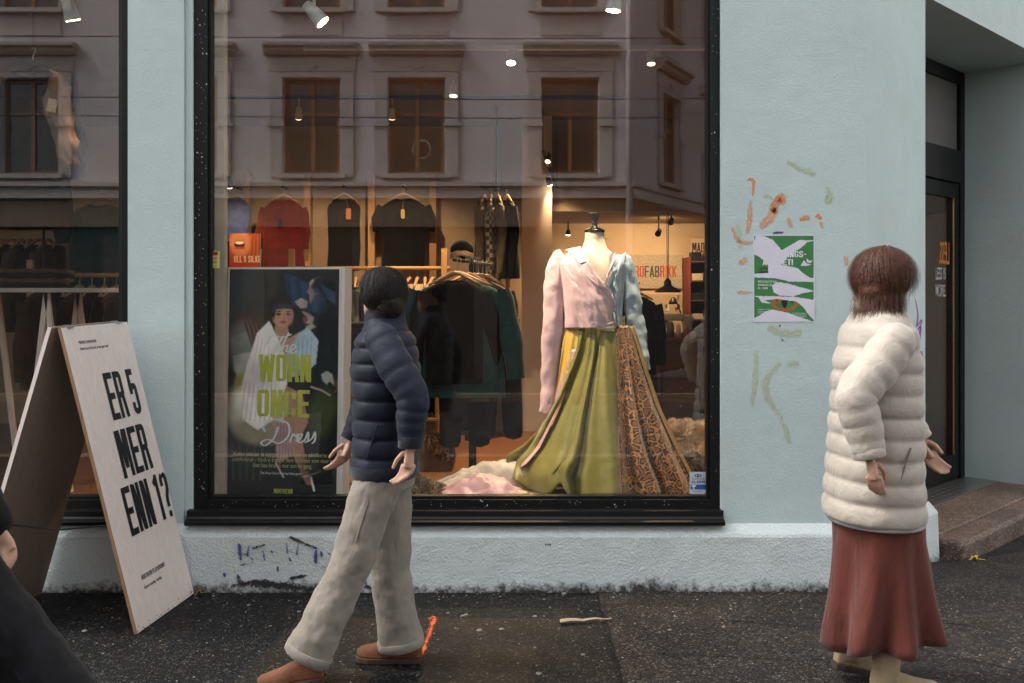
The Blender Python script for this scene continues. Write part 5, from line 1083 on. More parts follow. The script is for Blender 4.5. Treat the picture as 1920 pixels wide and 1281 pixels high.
for i in range(5):
    shirt('dark_garment', ('charcoal','brown','black','olive','brown')[i] + ' garment ' + ('second','third','fourth','fifth','last')[i] + ' back along the black stand', onrail(.36+.13*i), R(40+14*(i % 3)), (CL['char'], CL['brown'], CL['black'], CL['ol'], CL['brown'])[i], .50, .95+.06*i, 'long', seed=50+i, group='garments on the black stand', sang=8)
hb = MB()
for k in range(7): hb.tube([(xk-.02+.012*k, YK-.26+.06*k, zk-.02), (xk-.02+.012*k, YK-.26+.06*k, zk+.02), (xk-.005+.012*k, YK-.26+.06*k, zk+.032)], .003, 6)
tag(hb.build('hanger_hooks', M['steel']), 'row of steel hanger hooks on top of the black stand', 'hooks')
# black cap hung on the end of the rail
cp_ = thing('cap', 'black cap with tan brim hung above the front clothes stand', 'cap', tuple(at(864, 490, 1.95)))
c_ = at(866, 468, 1.95); b = MB(); b.ball(c_, .085, 16, 10, (1.0, .9, .85)); b.build('crown', CL['black'], cp_, smooth=True, disp=(.02, .05))
b = MB(); b.grid(lambda u, v: c_ + Vector(((u-.5)*.16, -.07-.05*v*math.sin(math.pi*u), -.03-.04*v+.02*math.sin(math.pi*u))), 12, 4); b.build('brim', cloth('tan_brim', (.30, .18, .09)), cp_, smooth=True, solid=.006)
b = MB(); b.tube([c_+Vector((0,.06,.02)), c_+Vector((0,.10,-.02)), (xk+.0, YK+.115, zk+.01)], .004, 6); b.build('loop', M['metal'], cp_)

# ---------------------------------------------------------------- table with folded jeans, shelf bench
YT = 2.3; zt = at(0, 706, YT).z; x0, x1 = at(560, 0, YT).x, at(760, 0, YT).x
tb = thing('display_table', 'white topped table behind the poster board carrying folded navy clothes', 'table', ((x0+x1)/2, YT+.3, ZF))
b = MB(); b.box((x0, YT, zt-.045), (x1, YT+.75, zt)); b.build('table_top', matte('pale_table_paint', (.50, .46, .42), .05), tb, bevel=.004)
bm_ = wood('old_block_wood', (.22, .15, .09), .6, 2)
b = MB(); b.box((at(655,0,YT).x, YT+.05, ZF), (at(684,0,YT).x, YT+.14, zt-.046)); lg = b.build('leg', bm_, tb, bevel=.004)
for k in range(5):
    b = MB(); z_ = ZF+.06+k*.10; b.box((at(653,0,YT).x, YT+.035, z_), (at(686,0,YT).x, YT+.049, z_+.085)); b.build('block', bm_, lg, bevel=.004)
for x in (x0+.08, x1-.1): 
    b = MB(); b.box((x-.03, YT+.6, ZF), (x+.03, YT+.68, zt-.046)); b.build('leg', bm_, tb, bevel=.004)
def folded(name, label, cx, y, z, wd, dp, n, mats, seed, group=None):
    rg = random.Random(seed); 
    for i in range(n):
        h = rg.uniform(.028, .045); b = MB(); a0 = rg.uniform(-.04, .04); k = 20
        prof = [(.0, .0), (.012, -.5), (.5, -.55), (.988, -.5), (1.0, 0), (.985, .5), (.5, .53), (.015, .5)]
        rings = []
        for j in range(9):
            f = j/8-.5; rings.append([Vector((cx+f*wd+a0*.2, y+dp*(p[0]-.5)+.006*math.sin(f*20+i), z+h*.5+h*p[1]*.95*(1-.25*abs(f*2)**6)+.003*math.sin(f*15+p[0]*6+i))) for p in prof])
        b.loft(rings); o = b.build(name, mats[i % len(mats)], smooth=True); z += h
        tag(o, label.replace('#', ('bottom', 'second', 'third', 'fourth', 'fifth', 'sixth', 'seventh', 'eighth', 'ninth', 'tenth', 'topmost')[min(i, 10)]), 'clothing', group)
    return z
xf = at(695, 0, YT+.2).x
ztop = folded('folded_jeans', 'folded navy jeans, # of the pile on the white table', xf, YT+.25, zt+.001, .40, .30, 11, [CL['navy'], CL['navy'], cloth('indigo_denim', (.02, .03, .065), .3)], 3, 'folded jeans on the table')
sd2 = thing('price_card', 'small yellow card standing at the table edge', 'sign', tuple(at(745, 705, YT+.02)))
b = MB(); p, q = at(737, 704, YT+.02), at(753, 663, YT+.02); b.box((p.x, YT+.02, zt+.001), (q.x, YT+.026, zt+.002+q.z-p.z)); b.box((p.x, YT+.02, zt+.0005), (q.x, YT+.06, zt+.004)); b.build('card', matte('mustard_card', (.36, .28, .05), .1), sd2)
ob = thing('wooden_crate_shelf', 'open wooden shelf crate with slats under the pale shirts', 'shelf', tuple(at(765, 800, 3.1)))
YB = 3.1; x0, x1 = at(700, 0, YB).x, at(822, 0, YB).x; za, zb = at(0, 790, YB).z, at(0, 728, YB).z
for nm, a_, c_ in (('bottom_board', (x0, YB, za), (x1, YB+.35, za+.025)), ('top_board', (x0, YB, zb), (x1, YB+.35, zb+.025)), ('side_board', (x1-.028, YB+.001, za+.025), (x1-.001, YB+.35, zb)), ('side_board', (x0+.001, YB+.001, za+.025), (x0+.028, YB+.35, zb)), ('back_board', (x0+.028, YB+.33, za+.025), (x1-.028, YB+.348, zb)), ('plinth_board', (x0+.03, YB+.03, ZF), (x1-.03, YB+.33, za))):
    b = MB(); b.box(a_, c_); b.build(nm, M['pinex'] if nm != 'plinth_board' else M['desk'], ob, bevel=.003)
for k in range(10):
    x = x0+.05+k*(x1-x0-.1)/9; b = MB(); b.box((x-.009, YB+.002, zb-.075), (x+.009, YB+.02, zb-.001)); b.build('slat', M['pine'], ob)
folded('folded_shirt', 'dark folded shirt, # in the crate shelf', (x0+x1)/2-.02, YB+.18, za+.026, (x1-x0)-.12, .26, 4, [CL['char'], CL['navy'], CL['brown']], 6, 'folded shirts in the crate')
# pouffe in brown fur by the rack foot
furry('fur_stool', 'low dark brown fur covered stool under the black trousers', 'stool', mound(at(725,0,2.6).x, at(850,0,2.6).x, 2.4, 2.9, .27, ZF+.001, 2, px=.3), 5000, .03, [fb[0], matte('fur_dark', (.05, .035, .03), .3)], 4, width=.0028, base=(at(790,0,2.6).x, 2.65, ZF))

# ---------------------------------------------------------------- tall side rail with checked shirts
xs_ = at(930, 0, 4.3).x
hr = thing('wall_shelf', 'tall pine shelf frame beside the white pillar', 'shelf', (xs_, 4.3, ZF))
for px in (918, 952):
    x = at(px, 0, 4.3).x; b = MB(); b.box((x-.02, 4.28, ZF), (x+.02, 4.9, 2.45)); b.build('side_panel', M['pine'], hr, bevel=.003)
for z in (.6, .9, 1.2, 1.5, 1.75): 
    b = MB(); b.box((at(918,0,4.3).x+.021, 4.29, z), (at(952,0,4.3).x-.021, 4.88, z+.02)); b.build('shelf_board', M['pinex'], hr)
chk = None
def checked(name):
    m, nt, b = new_mat(name); tc = coords(nt); br = nd(nt, 'ShaderNodeTexChecker', Scale=26.0); br.inputs['Color1'].default_value = (.34, .28, .2, 1); br.inputs['Color2'].default_value = (.03, .03, .03, 1); nt.links.new(tc, br.inputs['Vector']); nt.links.new(br.outputs['Color'], b.inputs['Base Color']); b.inputs['Roughness'].default_value = .9; return m
chk = checked('checked_flannel')
b = MB(); b.tube([(at(900,0,4.2).x, 4.2, 2.60), (at(962,0,4.2).x, 4.2, 2.60)], .012, 8); b.tube([(at(931,0,4.2).x, 4.2, 2.60), (at(931,0,4.2).x, 4.2, 3.36)], .008, 8); tag(b.build('hanging_rail', M['metal']), 'short black rail hung from the ceiling for the checked shirts', 'rail')
for i, (px, m_) in enumerate(((908, CL['brown']), (920, chk), (934, CL['ol']), (950, CL['black']))):
    shirt('hung_shirt', ('brown', 'checked', 'olive', 'black')[i] + ' shirt on the high rail beside the white pillar', (at(px,0,4.2).x, 4.2, 2.604), R(80+9*i), m_, .42, .74, 'long', seed=70+i, group='shirts on the high rail', sang=4)

# ---------------------------------------------------------------- workshop corner
YWK = 6.6
fs = thing('workshop_sign', 'pale board with colourful capital letters on the workshop wall', 'sign', tuple(at(1215, 540, YWK)))
p, q = at(1150, 541, YWK), at(1278, 478, YWK); b = MB(); b.box((p.x, YWK-.03, p.z), (q.x, YWK+.018, q.z)); b.build('board', cloth('felt_board', (.42, .36, .28), .25, .95, 0, 300, .3, 60), fs)
cm = [matte('letter_%d' % i, c_, .1) for i, c_ in enumerate(((.5, .07, .05), (.55, .22, .05), (.35, .12, .06), (.05, .09, .09), (.45, .06, .06), (.06, .10, .12)))]
lettering('letter', 'MIKROFABRIKK', None, fs, (at(1163,0,YWK).x, YWK-.031, at(0,520,YWK).z), (1,0,0), (0,0,1), .135, w=.36, st=.125, gap=.05, fit=at(1268,0,YWK).x-at(1163,0,YWK).x, mats=[cm[i] for i in (0,1,1,2,4,5,3,5,4,1,0,2)])
p = at(1296, 473, 6.3); ms = thing('workshop_sign', 'dark capital letters above the workshop shelf by the right frame', 'sign', tuple(p))
b = MB(); b.box((p.x, 6.3, p.z-.03), (p.x+.52, 6.32, p.z+.16)); b.build('board', M['inner'], ms); lettering('lettering', 'MADE IN OSLO', M['ink'], ms, (p.x+.01, 6.2995, p.z), (1,0,0), (0,0,1), .11, st=.15, fit=.48)
su = thing('workshop_shelf', 'tall red edged shelf of boxes at the right of the workshop', 'shelf', tuple(at(1310, 600, 6.0)))
x0 = at(1291, 0, 6.0).x; zt_ = at(0, 482, 6.0).z
b = MB(); b.box((x0, 6.0, ZF), (x0+.025, 6.4, zt_)); b.box((x0+.7, 6.0, ZF), (x0+.725, 6.4, zt_)); b.box((x0+.025, 6.38, ZF), (x0+.7, 6.4, zt_)); b.build('frame', matte('red_brown_paint', (.16, .035, .02), .2), su)
rb = random.Random(9)
for k in range(6):
    z = zt_-.06-k*.22; b = MB(); b.box((x0+.026, 6.005, z), (x0+.699, 6.37, z+.015)); bd_ = b.build('shelf_board', M['desk'], su)
    for j in range(4):
        wq = rb.uniform(.08, .15); b = MB(); xq = x0+.04+j*.16; b.box((xq, 6.03, z+.016), (xq+wq, 6.2, z+.016+rb.uniform(.06, .17))); o = b.build('storage_box', [CL['navy'], CL['char'], matte('card_box', (.32, .20, .10), .1), matte('pale_box', (.5, .42, .32), .1)][rb.randrange(4)], bevel=.004); tag(o, ('dark' if j % 2 else 'small') + ' box on shelf ' + ('one','two','three','four','five','six')[k] + ' of the workshop, ' + ('first','second','third','fourth')[j] + ' along', 'box', 'boxes on the workshop shelf')
dk = thing('work_desk', 'dark wooden sewing desk with drawers under the workshop sign', 'desk', tuple(at(1220, 770, 5.6)))
x0, x1 = at(1165, 0, 5.5).x, at(1318, 0, 5.5).x; zd = at(0, 634, 5.5).z
b = MB(); b.box((x0, 5.5, zd-.05), (x1, 6.25, zd)); b.build('desk_top', M['desk'], dk, bevel=.004)
for xq in (x0+.03, x1-.45):
    b = MB(); b.box((xq, 5.53, ZF), (xq+.42, 6.2, zd-.051)); cbn = b.build('drawer_unit', M['desk'], dk, bevel=.003)
    for k in range(3): b = MB(); z = ZF+.07+k*.2; b.box((xq+.02, 5.515, z), (xq+.40, 5.529, z+.17)); dr = b.build('drawer', matte('drawer_front', (.17, .085, .045), .2), dk); b = MB(); b.ball((xq+.21, 5.505, z+.09), .014); b.build('knob', M['steel'], dr)
def machine(px, label, m_, s_=1.0):
    p = at(px, 634, 5.8); t = thing('sewing_machine', label, 'sewing machine', (p.x, 5.8, zd)); z = zd+.001
    b = MB(); b.box((p.x-.2*s_, 5.72, z), (p.x+.2*s_, 5.9, z+.05)); b.build('bed', m_, t, bevel=.008)
    b = MB(); b.box((p.x+.09*s_, 5.74, z+.05), (p.x+.19*s_, 5.88, z+.27*s_)); b.box((p.x-.18*s_, 5.75, z+.20*s_), (p.x+.089*s_, 5.87, z+.29*s_)); b.box((p.x-.18*s_, 5.76, z+.12*s_), (p.x-.10*s_, 5.86, z+.199*s_)); b.build('arm', m_, t, bevel=.012)
    b = MB(); b.tube([(p.x+.19*s_, 5.81, z+.2*s_), (p.x+.215*s_, 5.81, z+.2*s_)], .05*s_, 16); b.build('handwheel', M['steel'], t, smooth=True); b = MB(); b.tube([(p.x-.14*s_, 5.81, z+.12*s_), (p.x-.14*s_, 5.81, z+.05)], .004, 6); b.build('needle', M['steel'], t)
    b = MB(); b.lathe([(.025, 0), (.025, .004), (.014, .006), (.012, .06), (.025, .064)], 12, (p.x, 5.81, z+.29*s_)); b.build('thread_spool', cm[1], t)
machine(1212, 'dark sewing machine on the desk under the sign', M['metal']); machine(1268, 'grey sewing machine at the end of the desk', matte('grey_enamel', (.16, .15, .14), .1, 20, .4), .9)
jar_m = [matte('jar_%d' % i, c_, .2, 20, .3) for i, c_ in enumerate(((.35, .18, .07), (.12, .10, .08), (.5, .4, .3), (.25, .06, .04)))]
for i in range(9):
    p = at(1182+i*15, 634, 5.62); b = MB(); r_ = .025+.008*(i % 3); h = .07+.035*((i*7) % 4); b.lathe([(r_*.9, 0), (r_, .006), (r_, h*.8), (r_*.7, h*.9), (r_*.7, h), (r_*.4, h+.004)], 12, (p.x, 5.62, zd+.001)); tag(b.build('jar', jar_m[i % 4], smooth=True), ('amber','dark','cream','red')[i % 4] + ' jar on the sewing desk, ' + names[i] + ' from the gown', 'jar', 'jars on the desk')
pgb = thing('pin_board', 'pale pin board behind the sewing desk below the sign', 'board', tuple(at(1230, 625, YWK)))
p, q = at(1190, 624, YWK), at(1280, 552, YWK); b = MB(); b.box((p.x, YWK-.02, p.z), (q.x, YWK+.018, q.z)); b.build('board', matte('peg_board', (.46, .37, .25), .05), pgb)
rb = random.Random(12)
for k in range(14):
    x, z = rb.uniform(p.x+.04, q.x-.06), rb.uniform(p.z+.04, q.z-.05); b = MB(); b.box((x, YWK-.03, z), (x+rb.uniform(.015, .06), YWK-.021, z+rb.uniform(.03, .10))); b.build('pinned_tool', [M['metal'], M['desk'], M['white'], M['steel']][k % 4], pgb)
# pendant lamp, enamel shade
pc_ = at(1252, 545, 5.0); pn = thing('pendant_lamp', 'dark enamel pendant lamp over the sewing desk', 'lamp', (pc_.x, 5.0, pc_.z-.02))
b = MB(); b.lathe([(.135, -.02), (.137, -.012), (.10, .02), (.05, .045), (.04, .055), (.035, .10), (.02, .115), (.012, .13)], 24, pc_); b.build('shade', matte('dark_enamel', (.045, .04, .035), .2, 10, .35), pn, smooth=True)
b = MB(); b.tube([pc_+Vector((-.006,0,.12)), (pc_.x-.012, 5.0, 3.36)], .004, 6); b.tube([pc_+Vector((.006,0,.12)), (pc_.x+.012, 5.0, 3.36)], .004, 6); b.build('cord', M['metal'], pn)
lk = thing('desk_lamp', 'black jointed desk lamp reaching up from the sewing desk', 'lamp', tuple(at(1285, 634, 5.9)))
b = MB(); e = at(1285, 634, 5.9); b.lathe([(.07, 0), (.07, .015), (.015, .02)], 16, (e.x, 5.9, zd)); b.tube([(e.x, 5.9, zd+.01), at(1276, 585, 5.9), at(1266, 560, 5.9)], .008, 8); b.build('arm', M['metal'], lk); b = MB(); c_ = at(1262, 562, 5.9); b.lathe([(.05, -.05), (.045, -.02), (.02, .02), (.012, .03)], 14, c_); b.build('shade', M['metal'], lk, smooth=True)
# dark coat hung on the wall by the sleeve of the gown
pk = at(1190, 548, 4.6); shirt('dark_coat', 'dark grey coat hanging behind the blue satin sleeve', (pk.x, 4.6, pk.z+.1), R(8), CL['char'], .44, .95, 'long', seed=88, sang=6)
b = MB(); b.tube([(pk.x-.3, 4.6, pk.z+.088), (pk.x+.05, 4.6, pk.z+.088)], .010, 8); b.tube([(pk.x-.28, 4.6, pk.z+.09), (pk.x-.28, 4.6, ZF)], .010, 8); b.box((pk.x-.42, 4.45, ZF), (pk.x-.14, 4.75, ZF+.015)); tag(b.build('coat_stand', M['metal']), 'thin black stand carrying the dark grey coat', 'coat stand')
# ---------------------------------------------------------------- things behind the left window
YJ = 1.0; pj = at(62, 100, YJ)
jk = shirt('two_tone_jacket', 'black hooded jacket with one tan sleeve hung in the left window', (pj.x, YJ, pj.z+.02), R(-14), CL['black'], .52, .98, 'long', seed=95, sang=8, flare=.02, neck=.10, sr=.085)
b = MB(); c_ = Vector((0, -.02, -.17)); b.ball(c_, .13, 18, 10, (1.1, .8, .75)); o = b.build('hood', CL['black'], smooth=True, disp=(.03, .08), sub=1); o.parent = jk
b = MB(); b.tube([(.20,-.03,-.19), (.26,-.10,-.32), (.30,-.12,-.48), (.335,-.12,-.62), (.37,-.10,-.76)], [.075,.088,.085,.075,.055], 16, .7); o = b.build('tan_sleeve', CL['tan'], smooth=True, disp=(.075, .07), sub=2); o.parent = jk; o['label'] = 'tan sleeve with a pale patch'
b = MB(); b.box((-.03,-.002,-.04), (.03,.002,.04)); o = b.build('sleeve_patch', matte('patch_label', (.50, .38, .27), .3, 60)); o.parent = jk; o.location = (.30, -.20, -.40); o.rotation_euler = (0, R(12), R(6))
b = MB(); b.tube([(pj.x, YJ, pj.z+.03), (pj.x, YJ, 3.36)], .0025, 6); tag(b.build('hanging_wire', M['metal']), 'thin wire holding up the two tone jacket', 'wire')
for i, (py, y, xa_, xb_, lab) in enumerate(((430, 3.4, -60, 140, 'upper pine rail in the left window'), (516, 2.6, 45, 300, 'lower pine rail of hangers in the left window'))):
    z = at(0, py, y).z; xa, xb = at(xa_,0,y).x, at(xb_,0,y).x; t = thing('clothes_rack', 'pine clothes rack, ' + lab, 'clothes rack', ((xa+xb)/2, y, ZF))
    b = MB(); b.tube([(xa, y, z), (xb, y, z)], .017, 10); b.build('rail', M['pinex'], t, smooth=True)
    for x in (xa+.05, xb-.05): b = MB(); b.box((x-.022, y-.022, ZF), (x+.022, y+.022, z+.12)); b.build('post', M['pine'], t, bevel=.003); b = MB(); b.box((x-.025, y-.25, ZF), (x+.025, y+.25, ZF+.04)); b.build('foot', M['pine'], t)
    for k in range(9):
        x = xa+.15+k*(xb-xa-.3)/8; shirt('hung_shirt', ('dark', 'brown', 'charcoal')[k % 3] + ' garment, ' + names[k] + ' on the ' + lab, (x, y, z+.004), R(75+13*(k % 3)), (CL['black'], CL['brown'], CL['char'])[(k+i) % 3], .42, .75, 'long', seed=120+k+i*20, group='garments on the ' + lab, sang=4)
pj2 = at(188, 352, 3.0); shirt('dark_shirt', 'dark top on a hanger facing out at the edge of the left window', (pj2.x, 3.0, pj2.z), 0, CL['teal'], .52, .78, 'short', seed=150)
b = MB(); b.tube([(pj2.x-.5, 3.02, pj2.z-.01), (pj2.x+.4, 3.02, pj2.z-.01)], .012, 8)
for x in (pj2.x-.48, pj2.x+.38): b.tube([(x, 3.02, pj2.z), (x, 3.02, ZF)], .012, 8)
tag(b.build('garment_stand', M['metal']), 'black hanging frame with the dark top in the left window', 'rail')
YL = 1.5; zt = at(0, 540, YL).z; tl = thing('trestle_table', 'pale trestle table inside the left window', 'table', (at(100,0,YL).x, YL, ZF))
b = MB(); b.box((at(-150,0,YL).x, YL, zt-.03), (at(250,0,YL).x, YL+.7, zt)); b.build('table_top', matte('pale_top', (.46, .42, .38), .05), tl, bevel=.003)
for x in (at(75,0,YL).x, at(-90,0,YL).x, at(225,0,YL).x):
    for sgn in (-1, 1):
        for yq in (YL+.1, YL+.6): b = MB(); b.bar((x, yq, zt-.031), (x+sgn*.16, yq, ZF), .035, .03); b.build('leg', M['pale'], tl)
folded('folded_shirt', 'grey folded shirt, # of the pile on the trestle table', at(30,0,YL).x, YL+.3, zt+.001, .4, .3, 4, [CL['char'], CL['brown']], 16, 'folded shirts on the trestle table')

# ================================================================== TRACK LIGHTS
WARM = (1.0, .62, .32); SOFT = (1.0, .78, .56); LAMP = 1.0
face_on = emit('lamp_face', (1.0, .72, .42), 14.0); face_dim = emit('lamp_face_dim', (1.0, .70, .38), 2.2)
def spot(label, px, py, y, aim, power, size=55, r=.045, L=.14, mat=None, lit=True, dim=False, drop=True, zc=3.33, col_=None):
    c_ = at(px, py, y); aim = Vector(aim); d = (aim-c_).normalized(); t = thing('spot_lamp', label, 'lamp', tuple(c_), 'ceiling spot lamps')
    b = MB(); b.tube([c_-d*L, c_-d*L*.85, c_-d*.02, c_], [r*.62, r*.72, r*.98, r], 18, cap=True); b.build('can', mat or M['lamp'], t, smooth=False, bevel=.003)
    b = MB(); b.tube([c_+d*.001, c_+d*.003], r*.86, 18); b.build('lens', (face_dim if dim else face_on) if lit else M['black'], t)
    b = MB(); top = c_-d*L*.5; b.tube([top, top+Vector((0,.0,.06)), (top.x, top.y, max(top.z+.07, zc) if drop else top.z+.05)], .009, 8); b.build('stem', mat or M['lamp'], t)
    if power:
        l = bpy.data.lights.new('spot_light', 'SPOT'); l.energy = power*LAMP; l.color = col_ or WARM; l.spot_size = R(size); l.spot_blend = .6; l.shadow_soft_size = .04
        o = bpy.data.objects.new('spot_light', l); col.objects.link(o); o.location = c_+d*.012; o.rotation_euler = d.to_track_quat('-Z', 'Y').to_euler(); attach(o, t)
    return t
G = Vector((XM, YM, 1.2))
spot('lit white spot lamp high in the left window', 137, 38, .5, (-2.2, 1.2, 1.0), 14)
spot('big lit white spot lamp above the poster board', 605, 42, .34, G+Vector((-.05,-.2,.25)), 100, 46, col_=SOFT)
spot('lit round spot lamp above the middle of the window', 958, 118, 1.9, (-.1, .95, .4), 50, 50, .036, col_=(1, .62, .32))
spot('dim round spot lamp upper right behind the glass', 1221, 120, 1.9, (1.0, 1.3, .3), 60, 60, .032, dim=True)
spot('white spot lamp seen from the side at the top right of the window', 1150, 20, .34, G+Vector((-.1,-.2,.1)), 64, 50, col_=SOFT)
spot('small spot lamp at the far left over the blue top', 431, 350, 4.4, (-2.9, 5.2, 1.6), 5, 90, .035, .1, M['metal'], drop=True)
spot('track lamp aimed at the back wall tops', 735, 222, 3.7, (-1.3, 5.2, 1.0), 24, 84, .036, .11, M['lamp'], lit=True, dim=True)
spot('added track lamp warming the back wall around the red top', 560, 222, 3.7, (-2.3, 5.2, 1.0), 18, 84, .036, .11, M['lamp'], lit=True, dim=True)  # extra lamp, added to give the back wall a warm glow
spot('small ceiling spot in the middle of the shop', 1031, 347, 4.6, (1.2, 5.6, .4), 6, 80, .028, .09, M['metal'], drop=False)
spot('small ceiling spot just above the middle one', 1027, 303, 4.4, (-.3, 2.6, .2), 40, 100, .028, .09, M['metal'], dim=True, drop=False)
spot('bright workshop spot lamp nearest the pendant cord', 1257, 418, 5.4, (1.6, 6.6, 1.7), 13, 120, .034, .08, M['metal'], zc=2.42)
spot('workshop spot lamp aimed at the coloured sign', 1233, 440, 5.5, (1.3, 6.6, 1.4), 10, 120, .034, .08, M['metal'], zc=2.42)
spot('tiny spot lamp left of the dress form neck', 1065, 440, 6.2, (.6, 6.6, 1.2), 7, 110, .03, .06, M['metal'], zc=2.42)
p, q = at(1018, 283, 4.35), at(1044, 352, 4.72); b = MB(); b.bar(p, q, .03, .02); b.tube([p, (p.x, p.y, 3.36)], .004, 6); b.tube([q, (q.x, q.y, 3.36)], .004, 6); tag(b.build('light_track', M['metal']), 'short tilted lamp track hung in the middle of the shop', 'lamp track', 'lamp tracks')
spot('track lamp over the black clothes stand', 850, 180, 2.9, (-.6, 2.4, .6), 80, 120, .036, .1, M['lamp'], lit=True, dim=True)
for i, (y, xa, xb) in enumerate(((.34, -2.9, 1.0), (1.9, -1.5, 2.0), (3.7, -3.0, 1.0))):
    b = MB(); b.box((xa, y-.018, 3.325), (xb, y+.018, 3.357)); tag(b.build('light_track', M['lamp'] if i < 2 else M['metal']), ('white lamp track nearest the glass', 'second white lamp track from the glass', 'black lamp track above the middle of the shop', 'black lamp track in the workshop')[i] + ' on the ceiling', 'lamp track', 'lamp tracks')

# ================================================================== PEOPLE PASSING BY
skin = matte('skin', (.50, .29, .20), .08, 30, .55); lipm = matte('lips', (.40, .14, .11), .1); eyem = matte('eye_dark', (.02, .015, .012), .1, 10, .2); eyew = matte('eye_white', (.55, .52, .5), .05)
def head_mb(b, c, f):
    c = Vector(c); f = Vector(f).normalized(); u = Vector((0, 0, 1)); l = u.cross(f).normalized()
    for_ = [(-.116,.066,.01,.022),(-.104,.086,-.02,.042),(-.08,.088,-.045,.056),(-.06,.092,-.055,.062),(-.035,.087,-.065,.067),(-.008,.09,-.085,.071),(.02,.084,-.098,.073),(.048,.092,-.104,.075),(.078,.088,-.10,.072),(.1,.068,-.082,.058),(.115,.03,-.04,.03)]
    n = 24; rings = []
    for z, fr, bk, hw in for_:
        cx = (fr+bk)/2; rx = (fr-bk)/2; rings.append([c + f*(cx+math.cos(2*math.pi*k/n)*rx) + l*(math.sin(2*math.pi*k/n)*hw) + u*z for k in range(n)])
    b.loft(rings)
    b.tube([c+f*.086+u*.035, c+f*.098+u*.012, c+f*.110-u*.010, c+f*.090-u*.018], [.007,.008,.0105,.008], 8)      # nose
    for q in (-1, 1):
        b.ball(c - f*.008 + l*q*.074 - u*.004, .03, 10, 7, (.62, .35, 1.0))                                           # ear
        b.tube([c+f*.082+l*q*.016+u*.036, c+f*.078+l*q*.05+u*.034], .008, 6)                                         # brow ridge
    return f, l, u
def hand_mb(b, wrist, d, pn, thumb, s=1.0):
    """palm and five curled fingers; d = direction of the hand, pn = palm normal, thumb = side the thumb leaves"""
    w0, d, pn = Vector(wrist), Vector(d).normalized(), Vector(pn).normalized(); t = Vector(thumb).normalized()
    b.tube([w0-d*.02, w0+d*.025, w0+d*.06, w0+d*.085], [.024*s,.028*s,.034*s,.031*s], 12, .5, up=tuple(t))
    for k, (o, L) in enumerate(((.024,.070),(.008,.078),(-.008,.073),(-.023,.058))):
        p = w0+d*.078+t*o*s; b.tube([p, p+d*L*.42+pn*.006, p+d*L*.74+pn*.022, p+d*L*.9+pn*.042], [.0095*s,.0088*s,.008*s,.007*s], 8, ball=True)
    p = w0+d*.03+t*.028*s; b.tube([p, p+d*.028+t*.014+pn*.010, p+d*.058+t*.010+pn*.024], [.011*s,.010*s,.008*s], 8, ball=True)
def strands(parent, c, f, l, u, n, L, mat, ax=(.105, .087, .110), front=.35, seed=1, wave=.0, drop=1.0):
    """locks of hair that leave the crown and follow the skull down"""
    rg = random.Random(seed); b = MB(); c = Vector(c)
    for _ in range(n):
        a = rg.uniform(0, 2*math.pi); e = math.acos(rg.uniform(-.15, 1)); dv = Vector((math.sin(e)*math.cos(a), math.sin(e)*math.sin(a), math.cos(e)))
        if dv.x > front and dv.z < .62: continue
        pts = []; p = Vector((dv.x*ax[0], dv.y*ax[1], dv.z*ax[2])); ln = L*rg.uniform(.6, 1.1); k = rg.uniform(.98, 1.035); ph = rg.uniform(0, 6); m = 6
        for i in range(m):
            q = p.normalized(); t = Vector((-.35, 0, -1.0*drop)) + Vector((0, q.y*.5, 0)); t -= q*t.dot(q)*(1 if p.z > -.06 else .15)
            pts.append(c + f*(p.x*k-.012) + l*(p.y*k+wave*math.sin(ph+i*1.5)) + u*(p.z*k+.012)); t.normalize(); p = p + t*ln/m
            r_ = math.sqrt((p.x/ax[0])**2+(p.y/ax[1])**2+(min(p.z, 9)/ax[2])**2)
            if r_ < 1 and p.z > -.09: p = p/r_
        w_ = rg.uniform(.0006, .0015); L_, R_ = [], []
        for i, q in enumerate(pts):
            d = (pts[min(i+1, m-1)]-pts[max(i-1, 0)]).normalized(); sd3 = d.cross(q-c).normalized()*w_*(1-.75*(i/(m-1))**2); L_.append(q-sd3); R_.append(q+sd3)
        b.loft([L_, R_], False)
    b.build('hair_lock', mat, parent)['kind'] = 'stuff'
def band(parent, name, c, ax_, r, h, mat, up_=None, flat=1.0, l=None):
    """a knitted or stitched band round a limb: centre, axis, radius, height"""
    b = MB(); c, d = Vector(c), Vector(ax_).normalized(); b.tube([c-d*h/2, c-d*h*.4, c+d*h*.4, c+d*h/2], [r*.94, r, r, r*.94], 22, flat, up=tuple(l) if l is not None else (0, 1, 0)); return b.build(name, mat, parent, smooth=True)
def eyes(parent, c, f, l, u):
    for q in (-1, 1):
        b = MB(); b.ball(c+f*.069+l*q*.031+u*.018, .0125, 10, 7, (1, 1, .8)); e = b.build('eye', eyew, parent, smooth=True)
        b = MB(); b.ball(c+f*.0795+l*q*.0315+u*.018, .0045, 8, 6); b.build('iris', eyem, e, smooth=True)
        b = MB(); b.tube([c+f*.088+l*q*.016+u*.042, c+f*.086+l*q*.034+u*.047, c+f*.076+l*q*.052+u*.040], [.003,.004,.002], 6); b.build('eyebrow', eyem, parent)
    b = MB(); b.tube([c+f*.082-l*.022-u*.062, c+f*.0905-u*.060, c+f*.082+l*.022-u*.062], [.002,.0042,.002], 8); b.build('lips', lipm, parent, smooth=True)
